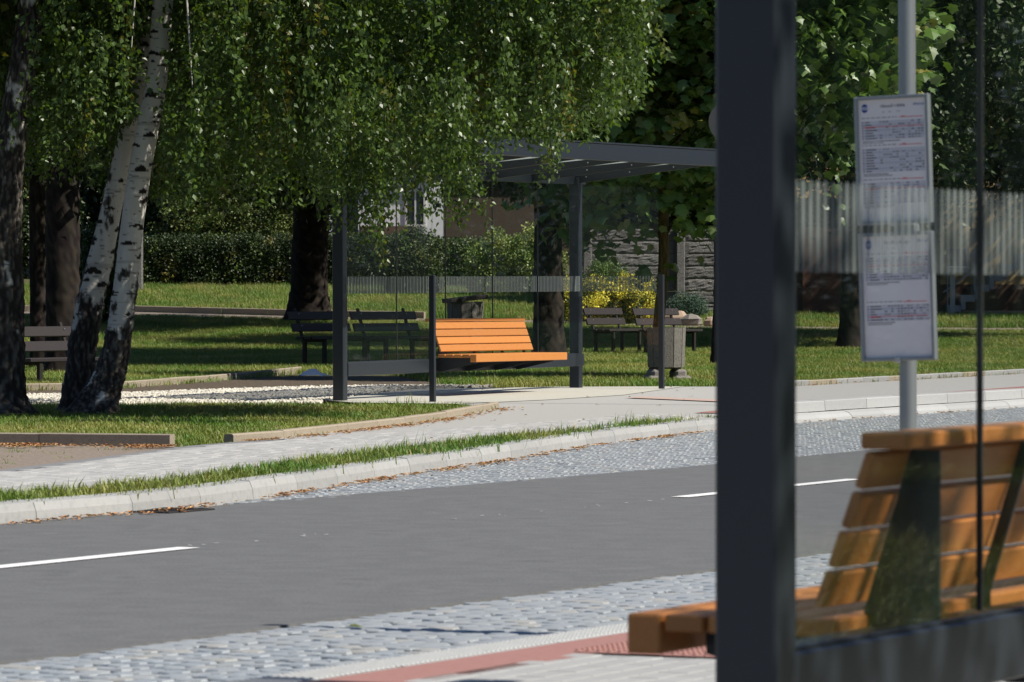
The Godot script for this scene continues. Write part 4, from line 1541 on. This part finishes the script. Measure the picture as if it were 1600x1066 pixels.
	big_tree("leafy tree on the lawn hidden behind the thick blurred post", hp, [[hp + Vector3(0, -.2, 0), .3], [hp + Vector3(0, 1, 0), .24], [hp + Vector3(0, 4, 0), .2], [hp + Vector3(0, 8, 0), .12]], "dark", hp + Vector3(-1.0, 7.6, 0), Vector3(4.0, 4.0, 4.2), 1600, balls[2], g)
	# young lobed-leaf trees by the shelter
	young("young lobed-leaf tree with a pale trunk beside the concrete bin", [[1022, 607], [1023, 585], [1028, 520], [1037, 400], [1034, 200], [1032, -60], [1030, -300]], 58.0, Vector3(1.86, 4.3, -57.6), Vector3(1.55, 2.75, 1.5), 720, 110, 411)
	young("young lobed-leaf tree whose lit branches reach the top of the timetable post", [[1182, 604], [1182, 585], [1183, 500], [1184, 380], [1185, 200], [1186, -60], [1186, -300]], 57.0, Vector3(3.62, 5.1, -57.0), Vector3(1.65, 2.35, 1.7), 900, 150, 412)
	# dark conifer mass at the right
	var dark := Color(.016, .028, .012)
	big_tree("very dark dense tree standing before the yellow house's steps", far_on(11.2, 91.0), [[far_on(11.2, 91.0, -0.1), .4], [far_on(11.2, 91.0, 1.0), .34], [far_on(11.2, 91.0, 4.0), .3], [far_on(11.2, 91.0, 8.0), .2]], "dark", Vector3(9.9, 7.3, -90.5), Vector3(3.8, 4.4, 2.3), 2400, balls[2], dark, Vector2(.5, .85), "tree", 0.02)
	# trees beyond the hedge
	var spots := [[-19.0, 138.0, 9.0, 6.5, 7.0], [-11.5, 141.0, 8.4, 6.0, 6.6], [-5.0, 136.0, 9.4, 5.4, 6.2], [1.2, 139.0, 8.8, 5.0, 5.6], [6.8, 131.0, 9.0, 5.4, 6.8], [13.5, 128.0, 9.0, 6.4, 7.4], [19.5, 133.0, 9.0, 6.0, 7.2], [-14.5, 118.0, 8.0, 4.6, 5.2]]
	var says := ["broad tree beyond the hedge, behind the rough birch", "tree beyond the hedge behind the birch stems", "tree beyond the hedge next to the thick linden", "tree beyond the shrubs behind the far shelter", "tree beyond the panel wall", "tall tree behind the yellow house", "tree behind the yellow house's far end", "tree standing beyond the hedge's concrete post, towards the dark trunks"]
	for i in spots.size():
		var s: Array = spots[i]
		var p := far_on(s[0], s[1])
		big_tree(says[i], p, [[p + Vector3(0, -.2, 0), .42], [p + Vector3(0, 1, 0), .34], [p + Vector3(0, 4, 0), .3], [p + Vector3(0, 8, 0), .2]], "dark", p + Vector3(0, s[2], 0), Vector3(s[3], s[4], 4.0), 2000, balls[i % 4], g * 0.9, Vector2(.6, 1.1), "tree", 0.05)
	# trees added out of view on the right, shading the yellow house's wall
	for s in [[15.8, 102.6, "leafy tree beside the yellow house, its shade falling on the wall"], [20.5, 101.0, "leafy tree in front of the yellow house's far end"]]:
		var p := far_on(s[0], s[1])
		big_tree(s[2], p, [[p + Vector3(0, -.2, 0), .3], [p + Vector3(0, 1, 0), .24], [p + Vector3(0, 3, 0), .2], [p + Vector3(0, 6, 0), .12]], "dark", p + Vector3(0, 5.2, 0), Vector3(3.4, 4.0, 2.6), 500, balls[3], g, Vector2(.5, .85))
	var np := Vector3(5.9, -0.05, -7.0)
	big_tree("leafy tree on the lawn beside the blurred shelter, dappling it", np, [[np, .22], [np + Vector3(0, 1, 0), .17], [np + Vector3(0, 2.5, 0), .15], [np + Vector3(0, 5, 0), .09]], "dark", np + Vector3(-0.2, 5.9, 0), Vector3(2.3, 2.1, 1.9), 26, balls[2], g, Vector2(.45, .75))
	# trees and a hedge on the camera's side of the road: what the near glass mirrors
	for s in [[15.5, 17.0, "broad tree on the lawn behind the blurred shelter"], [19.0, 23.5, "tree on the lawn behind the blurred shelter, farther along the road"], [23.0, 21.0, "tree before the tall hedge behind the blurred shelter"]]:
		var p := Vector3(s[0], -0.05, -s[1])
		big_tree(s[2], p, [[p, .34], [p + Vector3(0, 1, 0), .26], [p + Vector3(0, 3, 0), .22], [p + Vector3(0, 6, 0), .14]], "dark", p + Vector3(0, 5.4, 0), Vector3(3.0, 3.4, 3.0), 700, balls[1], g, Vector2(.45, .8))

func young(label: String, line: Array, d: float, mid: Vector3, rad: Vector3, sprays: int, singles: int, sd: int) -> void:
	var at := seen(line[0][0], line[0][1], d)
	at.y = far_level(d) - 0.02
	var t := thing("young_tree", label, "tree", at)
	var kn := []
	var rr := [.095, .082, .075, .068, .055, .035, .015]
	for k in line.size(): kn.append([seen(line[k][0], line[k][1], d) - at, rr[k]])
	kn[0][0].y = -0.05
	put("trunk", trunk_mesh(kn, 24, 0.03, "young", sd), M.bark, t)
	var limbs := tool()
	for k in 26:
		var q := rdir(rng)
		var to := mid - at + q * rad * 0.85
		var from := Vector3(kn[3][0].x, clampf(to.y - rng.randf_range(.2, 1.1), 1.6, 7.0), kn[3][0].z)
		var m := from.lerp(to, .5) + Vector3(0, .15, 0)
		tube(limbs, [Vector4(from.x, from.y, from.z, .022), Vector4(m.x, m.y, m.z, .013), Vector4(to.x, to.y, to.z, .004)], 5)
	obj("limbs", limbs, M.twig, t)
	var sp := [maple_spray(sd * 3), maple_spray(sd * 3 + 1), maple_spray(sd * 3 + 2)]
	for k in 3: crown(t, sp[k], mid, rad, sprays / 3, Vector2(.95, 1.4), Color(.098, .18, .034), 0.05, M.maple_leaf, 0.5, 0.4, "crown" if k == 0 else "crown_%03d" % k)
	# leaves large enough to be told apart, on the side that faces the road
	var shapes := []
	for k in 4:
		var st := tool()
		maple_leaf_mesh(st, Transform3D.IDENTITY, 0.08 + 0.1 * k)
		st.generate_normals()
		shapes.append(st.commit())
	var mats := []
	for k in 4:
		var c: Color = [Color(.05, .095, .02), Color(.065, .12, .028), Color(.042, .085, .02), Color(.085, .135, .035)][k]
		var m := leafy("single_leaf_%d" % k, c.linear_to_srgb(), 0.65, 0.4)
		m.vertex_color_use_as_albedo = false
		mats.append(m)
	for i in singles:
		var q := rdir(rng)
		q.z = absf(q.z)
		var p := mid + q * rad * rng.randf_range(.92, 1.12)
		if p.y > 4.6: p.y = rng.randf_range(1.9, 4.6)
		var o := put("leaf", shapes[i % 4], mats[(i / 4) % 4], t)
		var b := Basis(Vector3.UP, atan2(q.x, q.z) + rng.randf_range(-.9, .9)) * Basis(Vector3.RIGHT, rng.randf_range(.3, 1.2)) * Basis(Vector3(0, 0, 1), rng.randf_range(-.4, .4))
		o.transform = Transform3D(b.scaled(Vector3.ONE * rng.randf_range(.10, .155)), p - at)

# ------------------------------------------------------------------ shrubs
func shrub(called: String, label: String, cat: String, at: Vector3, boxes: Array, count: int, mesh: Mesh, size: Vector2, base: Color, second: Color, share: float) -> void:
	var t := thing(called, label, cat, at)
	var xs := []
	var tints := []
	var stems := tool()
	for b in boxes:     # [centre, half size, share of the leaves, squareness]
		var c: Vector3 = b[0]
		var h: Vector3 = b[1]
		var n := int(count * b[2])
		for i in n:
			var q := rdir(rng)
			if b[3] > 0.5:
				q = Vector3(rng.randf_range(-1, 1), rng.randf_range(-1, 1), rng.randf_range(-1, 1))
				var ax := rng.randi() % 3
				if rng.randf() < 0.8: q[ax] = signf(q[ax]) * rng.randf_range(.85, 1.05)
			else:
				q *= pow(rng.randf(), .35) * (1.0 + .35 * noise.get_noise_3d(q.x * 3.0 + c.x, q.y * 3.0, q.z * 3.0))
			var p := c + q * h
			if p.y < 0.03: continue
			xs.append(Transform3D(Basis(rdir(rng), rng.randf() * TAU).scaled(Vector3.ONE * rng.randf_range(size.x, size.y)), p))
			tints.append(greens(base if rng.randf() > share else second, 0.03))
		for i in maxi(4, int(h.x * 6.0)):
			var f := Vector3(c.x + rng.randf_range(-1, 1) * h.x * .7, -0.05, c.z + rng.randf_range(-1, 1) * h.z * .5)
			tube(stems, [Vector4(f.x, f.y, f.z, .02), Vector4(f.x + rng.randf_range(-.1, .1), c.y, f.z, .012), Vector4(f.x + rng.randf_range(-.2, .2), c.y + h.y * .8, f.z, .004)], 5)
	obj("stems", stems, M.twig, t)
	copies("foliage", mesh, xs, tints, M.tree_leaf, t)

func plants() -> void:
	var small := leaf_ball(501, 70, 0.30, 0.1)
	var fine := leaf_ball(502, 90, 0.20, 0.0)
	var g := Color(.034, .062, .014)
	shrub("hedge", "clipped dark green hedge running behind the park lawn", "hedge", far_on(-7.4, 126.0), [[Vector3(0, .60, 0), Vector3(4.9, .62, .65), 1.0, 1.0]], 3000, small, Vector2(.16, .27), Color(.024, .046, .010), Color(.07, .11, .018), 0.12)
	shrub("hedge", "clipped hedge piece behind the far shelter's first panes", "hedge", far_on(-.9, 124.0), [[Vector3(0, .55, 0), Vector3(1.5, .6, .6), 1.0, 1.0]], 900, small, Vector2(.16, .27), Color(.045, .08, .018), Color(.10, .14, .03), 0.15)
	shrub("shrub", "light green bush behind the far shelter's middle panes", "shrub", far_on(.05, 116.0), [[Vector3(-.45, .7, 0), Vector3(.75, .85, .6), .5, 0.0], [Vector3(.55, .75, .1), Vector3(.7, .95, .6), .5, 0.0]], 800, small, Vector2(.14, .25), Color(.16, .235, .05), Color(.24, .29, .07), 0.4)
	shrub("shrub", "dark drooping bush behind the second pane of the far shelter", "shrub", far_on(-2.6, 117.0), [[Vector3(0, .7, 0), Vector3(.8, .9, .6), 1.0, 0.0]], 500, small, Vector2(.16, .26), g, Color(.12, .15, .03), 0.15)
	shrub("yellow_shrub", "variegated yellow and green shrub in front of the panel wall", "shrub", far_on(2.25, 99.0), [[Vector3(-.45, .45, 0), Vector3(.62, .45, .5), .42, 0.0], [Vector3(.45, .45, 0), Vector3(.62, .58, .5), .46, 0.0], [Vector3(-1.0, .45, .1), Vector3(.3, .55, .3), .12, 0.0]], 900, small, Vector2(.10, .18), Color(.72, .66, .08), Color(.04, .08, .014), 0.4)
	shrub("shrub", "round bright green cushion bush behind the yellow shrub", "shrub", far_on(2.1, 101.5), [[Vector3(0, .6, 0), Vector3(.55, .75, .5), 1.0, 0.0]], 350, fine, Vector2(.12, .2), Color(.09, .16, .03), g, 0.1)
	shrub("shrub", "small blue-green juniper against the panel wall", "shrub", far_on(3.95, 101.0), [[Vector3(0, .25, 0), Vector3(.5, .3, .35), 1.0, 0.0]], 260, fine, Vector2(.09, .15), Color(.05, .10, .07), Color(.08, .14, .10), 0.4)
	shrub("shrub", "pale leafed bush between the dark trunk and the birch stems", "shrub", far_on(-9.2, 98.0), [[Vector3(0, .95, 0), Vector3(.7, 1.2, .6), 1.0, 0.0]], 500, small, Vector2(.16, .26), Color(.08, .14, .05), g, 0.2)
	shrub("shrub", "yellow-green bush rising behind the hedge", "shrub", far_on(-8.2, 131.0), [[Vector3(0, 1.2, 0), Vector3(2.2, 1.5, .8), 1.0, 0.0]], 700, small, Vector2(.18, .3), Color(.11, .15, .03), g, 0.3)
	shrub("hedge", "tall dark hedge along the far pavement beyond the yellow house", "hedge", far_on(23.0, 68.0), [[Vector3(0, 1.9, 0), Vector3(1.2, 2.0, 14.0), 1.0, 1.0]], 2600, small, Vector2(.35, .6), g, Color(.08, .1, .02), 0.1)  # added out of view so the far panes mirror it instead of bright sky
	shrub("hedge", "tall dark hedge closing the lawn behind the blurred shelter", "hedge", Vector3(27.0, -.05, -25.0), [[Vector3(0, 2.3, 0), Vector3(1.2, 2.4, 13.0), 1.0, 1.0]], 3200, small, Vector2(.35, .6), g, Color(.08, .1, .02), 0.1)
	# understory beyond the hedge
	var under := [[-17.0, 133.0, 4.0, "dark understory bushes beyond the hedge, behind the rough birch"], [-9.5, 137.0, 4.5, "dark understory bushes beyond the hedge's middle"], [4.6, 128.0, 3.2, "dark bushes above the panel wall"], [11.5, 122.0, 5.0, "dark bushes behind the yellow house"]]
	for u in under:
		shrub("shrub", u[3], "shrub", far_on(u[0], u[1]), [[Vector3(0, 2.0, 0), Vector3(u[2], 2.4, 1.4), 1.0, 0.0]], 900, small, Vector2(.35, .6), g * 0.9, g, 0.0)
	# rocks of the rockery
	for r in [[3.55, 98.0, .26, "pink_stone", "pink sandstone block at the foot of the panel wall"], [3.9, 97.6, .2, "grey_stone", "grey boulder between the pink block and the juniper"], [4.35, 97.2, .16, "pink_stone", "smallest pink stone of the rockery, beside the grey boulder"]]:
		var st := tool()
		var pts := []
		for k in 14: pts.append(rdir(rng) * Vector3(1.3, .8, 1.0) * r[2] * rng.randf_range(.85, 1.1))
		rock(st, r[2], rng.randi() % 999)
		var o := obj("rock", st, M[r[3]])
		o.position = far_on(r[0], r[1], r[2] * 0.35)
		tag(o, r[4], "rock")

func rock(st: SurfaceTool, r: float, sd: int) -> void:
	var n := 7
	var m := 5
	var g := []
	for i in m + 1:
		var row := []
		for j in n:
			var a := PI * i / m
			var w := TAU * j / n
			var q := Vector3(sin(a) * cos(w), cos(a), sin(a) * sin(w))
			row.append(q * Vector3(1.3, .85, 1.0) * r * (1.0 + .35 * noise.get_noise_3d(q.x * 1.7 + sd, q.y * 1.7, q.z * 1.7)))
		g.append(row)
	for i in m:
		for j in n: quad(st, g[i][j], g[i][(j + 1) % n], g[i + 1][(j + 1) % n], g[i + 1][j], g[i][j] + g[i + 1][(j + 1) % n])

# ------------------------------------------------------------------ grass and litter
func tuft(sd: int, blades: int, tall: float, spread: float) -> ArrayMesh:
	var r := RandomNumberGenerator.new()
	r.seed = sd
	var st := tool()
	for i in blades:
		var w := r.randf() * TAU
		var d := Vector3(cos(w), 0, sin(w))
		var o := Vector3(r.randf_range(-spread, spread), -.01, r.randf_range(-spread, spread))
		var h := tall * r.randf_range(.45, 1.1)
		var lean := r.randf_range(.1, .75) * h
		var s := d.cross(Vector3.UP) * r.randf_range(.0022, .004)
		var m := o + d * lean * .3 + Vector3(0, h * .6, 0)
		var t := o + d * lean + Vector3(0, h * r.randf_range(.75, 1.0), 0)
		st.add_vertex(o - s)
		st.add_vertex(o + s)
		st.add_vertex(m + s * .8)
		st.add_vertex(o - s)
		st.add_vertex(m + s * .8)
		st.add_vertex(m - s * .8)
		st.add_vertex(m - s * .8)
		st.add_vertex(m + s * .8)
		st.add_vertex(t)
	st.generate_normals()
	return st.commit()

func sow(called: String, label: String, poly: PackedVector2Array, per: float, size: Vector2, meshes: Array, lush: float, level: int, frame := true) -> void:
	var lo := poly[0]
	var hi := poly[0]
	for p in poly:
		lo = lo.min(p)
		hi = hi.max(p)
	var count := int((hi.x - lo.x) * (hi.y - lo.y) * per)
	var at := []
	var tint := []
	for i in count:
		var p := Vector2(rng.randf_range(lo.x, hi.x), rng.randf_range(lo.y, hi.y))
		if frame and absf(p.x) > 0.1145 * p.y + 1.8: continue
		if not Geometry2D.is_point_in_polygon(p, poly): continue
		var n := noise.get_noise_2d(p.x * .55, p.y * .22)
		if n < -0.42 and rng.randf() < 0.7: continue
		var dry := clampf(0.5 - lush + n * 0.9 + rng.randf_range(-.2, .2), 0.0, 1.0)
		var c := Color(.10, .205, .024).lerp(Color(.31, .31, .08), dry)
		if rng.randf() < 0.07: c = Color(.34, .28, .13)
		c *= rng.randf_range(.75, 1.25)
		c.a = 1.0
		var y := far_level(p.y) - 0.03 if level == 0 else -0.06
		var k := rng.randf_range(size.x, size.y)
		at.append(Transform3D(Basis(Vector3.UP, rng.randf() * TAU).scaled(Vector3(1.0 + k * .3, k, 1.0 + k * .3)), Vector3(p.x, y, -p.y)))
		tint.append(c)
	var half := at.size() / meshes.size()
	var root := Node3D.new()
	root.name = numbered(called)
	add_child(root)
	tag(root, label, "grass", "", "stuff")
	for k in meshes.size():
		copies("blades" if k == 0 else "blades_%03d" % k, meshes[k], at.slice(k * half, (k + 1) * half), tint.slice(k * half, (k + 1) * half), M.blade, root)

func grass() -> void:
	var fine := [tuft(601, 16, .075, .07), tuft(602, 16, .075, .07), tuft(603, 14, .085, .09)]
	var coarse := [tuft(611, 22, .13, .16), tuft(612, 22, .13, .16)]
	var verge := band(offset_line(far_kerb, 0.15).slice(1), V2([-5.3, 19.5, -2.82, 24.7, -2.4, 25.6, -2.0, 26.75, -1.6, 28.6, -1.3, 30.4, -0.65, 32.9, 0.0, 35.3, 0.6, 37.4, 1.13, 39.4, 1.75, 41.2]))
	sow("verge_grass", "ragged strip of long grass between the far kerb and the pavement", verge, 420.0, Vector2(.7, 1.7), fine, .28, 0)
	var lawn := V2([-7.0, 35.0, -2.45, 33.7, -2.14, 34.5, -1.83, 35.35, -1.45, 37.0, -0.92, 39.5, -0.18, 44.0, -0.6, 45.15, -1.66, 45.6, -5.0, 45.3, -7.5, 45.2])
	sow("birch_lawn_grass", "mown grass round the birch stems in front of the gravel", lawn, 170.0, Vector2(.6, 1.1), fine, .15, 0)
	var rear := V2([-0.15, 52.6, 2.35, 52.25, 3.1, 52.3, 6.8, 60.8, 11.4, 71.8, 11.5, 94.0, 4.2, 95.6, 0.8, 98.7, -5.0, 101.2, -9.6, 104.0, -14, 103.0, -8.0, 51.0, -6.0, 50.6, -4.6, 51.8, -3.7, 57, -3.0, 62.5, -1.5, 61.0, -0.7, 54.2])
	sow("patch_weeds", "sparse weeds growing in the brown paved patch", V2([-6.2, 22.5, -3.4, 28.5, -2.5, 33.2, -4.0, 34.3, -7.0, 34.4]), 7.0, Vector2(.4, 1.0), fine, .2, 0)
	sow("park_grass", "park lawn stretching from the far shelter to the path", rear, 58.0, Vector2(.6, 1.0), coarse, .10, 0)
	var back := V2([-18, 106.3, -9.5, 106.3, -4.8, 103.3, 1.0, 100.8, 4.4, 97.8, 6.0, 97.0, 6.0, 103.0, 4.0, 106.0, 2.0, 112.0, -1.0, 122.0, -18, 125.0])
	sow("bank_grass", "taller grass on the bank between the park path and the hedge", back, 34.0, Vector2(.9, 1.9), coarse, .22, 0)
	var right := V2([4.5, 97.0, 12.0, 95.8, 14.0, 103.4, 5.8, 103.4])
	sow("house_grass", "grass between the park path and the yellow house", right, 40.0, Vector2(.8, 1.7), coarse, .25, 0)
	var near := V2([3.5, 11.0, 5.5, 14.8, 12.0, 27.0, 26.0, 30.0, 26.0, 6.0])
	sow("near_side_grass", "lawn behind the near shelter, mirrored in its glass", near, 30.0, Vector2(.8, 1.4), coarse, .1, 1, false)
	# taller weeds
	for w in [[-1.02, 45.4, 1.5, "weeds at the foot of the short steel post of the far shelter"], [-0.62, 31.9, 1.8, "tall tuft of grass standing above the verge"], [1.05, 39.1, 1.5, "grass tuft at the verge's end by the thick blurred post"]]:
		var o := put("grass_tuft", coarse[0], null)
		var gm := leafy("weed", lin(.065, .125, .022), 0.7)
		gm.vertex_color_use_as_albedo = false
		o.material_override = gm
		o.transform = Transform3D(Basis.from_scale(Vector3(1.0, w[2], 1.0)), far_on(w[0], w[1], -0.03))
		tag(o, w[3], "grass tuft")

func litter() -> void:
	# edging stones
	var low := V2([0.0, -0.08, 0.0, 0.045, 0.012, 0.056, 0.068, 0.056, 0.08, 0.045, 0.08, -0.08])
	kerb("lawn_edging", lawn_edge, low, 1.0, far_level, [M.old_kerb_1, M.old_kerb_2, M.old_kerb_1])
	kerb("lawn_edging", V2([-7.6, 34.95, -2.42, 33.32]), V2([0.0, -0.08, 0.0, 0.075, 0.01, 0.082, 0.09, 0.082, 0.10, 0.07, 0.10, -0.08]), 1.06, far_level, [M.old_kerb_0, M.old_kerb_1])
	kerb("pavement_edging", back_edge, low, 1.0, far_level, [M.concrete_0, M.old_kerb_2, M.concrete_1])
	kerb("path_edging", V2([-7.6, 50.2, -4.6, 51.6, -3.66, 57, -2.95, 63]), low, 1.0, far_level, [M.old_kerb_1, M.old_kerb_0])
	kerb("park_path_edging", V2([-20, 105.2, -9.5, 106.1, -4.8, 103.1, -2.0, 101.9]), V2([0.0, -0.08, 0.0, 0.12, 0.02, 0.13, 0.10, 0.13, 0.10, -0.08]), 1.0, far_level, [M.old_kerb_0, M.old_kerb_1, M.old_kerb_0])
	# white and grey pebbles
	var pm := tool()
	rock(pm, 0.02, 5)
	pm.generate_normals()
	var mesh := pm.commit()
	var poly := V2([-7.5, 45.3, -5.0, 45.4, -1.95, 45.9, -1.98, 46.6, -1.5, 49.0, -1.1, 50.9, -0.6, 51.6, -0.2, 52.6, -1.2, 52.8, -2.4, 52.0, -4.4, 49.2, -7.5, 47.6])
	var at := []
	var tint := []
	for i in 26000:
		var p := Vector2(rng.randf_range(-6.5, 0.0), rng.randf_range(45.2, 52.8))
		if not Geometry2D.is_point_in_polygon(p, poly): continue
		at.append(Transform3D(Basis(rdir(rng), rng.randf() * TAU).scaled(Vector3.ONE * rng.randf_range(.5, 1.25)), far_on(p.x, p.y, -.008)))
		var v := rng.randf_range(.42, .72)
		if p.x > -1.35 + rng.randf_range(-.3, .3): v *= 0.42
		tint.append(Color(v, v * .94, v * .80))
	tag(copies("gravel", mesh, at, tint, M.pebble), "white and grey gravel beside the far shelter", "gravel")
	# fallen leaves
	var lm := tool()
	leaf_quad(lm, Vector3(0, .003, 0), Vector3(0, .06, 1).normalized(), Vector3.RIGHT, .034, .022, .3)
	leaf_quad(lm, Vector3(.02, .002, .01), Vector3(.7, .03, .5).normalized(), Vector3(-.5, .1, .7).normalized(), .028, .018, .12)
	lm.generate_normals()
	var leaf := lm.commit()
	at = []
	tint = []
	var lines := [[far_kerb, -0.05, 0.07, 1700, 0], [lawn_edge, -0.07, 0.09, 800, 1], [V2([-7.6, 34.95, -2.42, 33.32]), -0.10, 0.3, 2600, 1], [back_edge, -0.06, 0.08, 260, 1], [V2([2.81, 43.6, 3.96, 46.2, 5.68, 49.9, 9.0, 57.0]), -0.05, 0.06, 260, 0]]
	for l in lines:
		var line: PackedVector2Array = l[0]
		var ps := walk(line, 0.02)
		for i in l[3]:
			var k := rng.randi() % (ps.size() - 1)
			var d := (ps[k + 1] - ps[k]).normalized()
			if noise.get_noise_2d(ps[k].x * 1.3, ps[k].y * 1.3) < -0.02 and rng.randf() < .85: continue
			var p: Vector2 = ps[k] + Vector2(-d.y, d.x) * (l[1] - absf(rng.randfn(0, l[2])))
			var y := -0.146 if l[4] == 0 else far_level(p.y) + 0.002
			at.append(Transform3D(Basis(Vector3.UP, rng.randf() * TAU).scaled(Vector3.ONE * rng.randf_range(.7, 1.5)), Vector3(p.x, y, -p.y)))
			var c := Color(.40, .17, .06).lerp(Color(.52, .33, .15), rng.randf())
			tint.append(c * rng.randf_range(.6, 1.15))
	for i in 70:
		var p := Vector2(rng.randf_range(-3.5, 3.0), rng.randf_range(26, 52))
		if not Geometry2D.is_point_in_polygon(p, band(walk_front, walk_back)): continue
		at.append(Transform3D(Basis(Vector3.UP, rng.randf() * TAU), far_on(p.x, p.y, .003)))
		tint.append(Color(.25, .17, .09) * rng.randf_range(.6, 1.1))
	tag(copies("fallen_leaves", leaf, at, tint, M.dry_leaf), "dry orange leaves gathered along the kerbs and edgings", "fallen leaves")
	var gl := put("fallen_leaf", leaf, null)
	var lm2 := leafy("green_leaf", lin(.16, .2, .05), .4)
	lm2.vertex_color_use_as_albedo = false
	gl.material_override = lm2
	gl.transform = Transform3D(Basis(Vector3.UP, 1.2).scaled(Vector3.ONE * 1.5), Vector3(-0.585, -0.145, -16.0))
	tag(gl, "single green leaf lying on the near cobbles", "leaf")
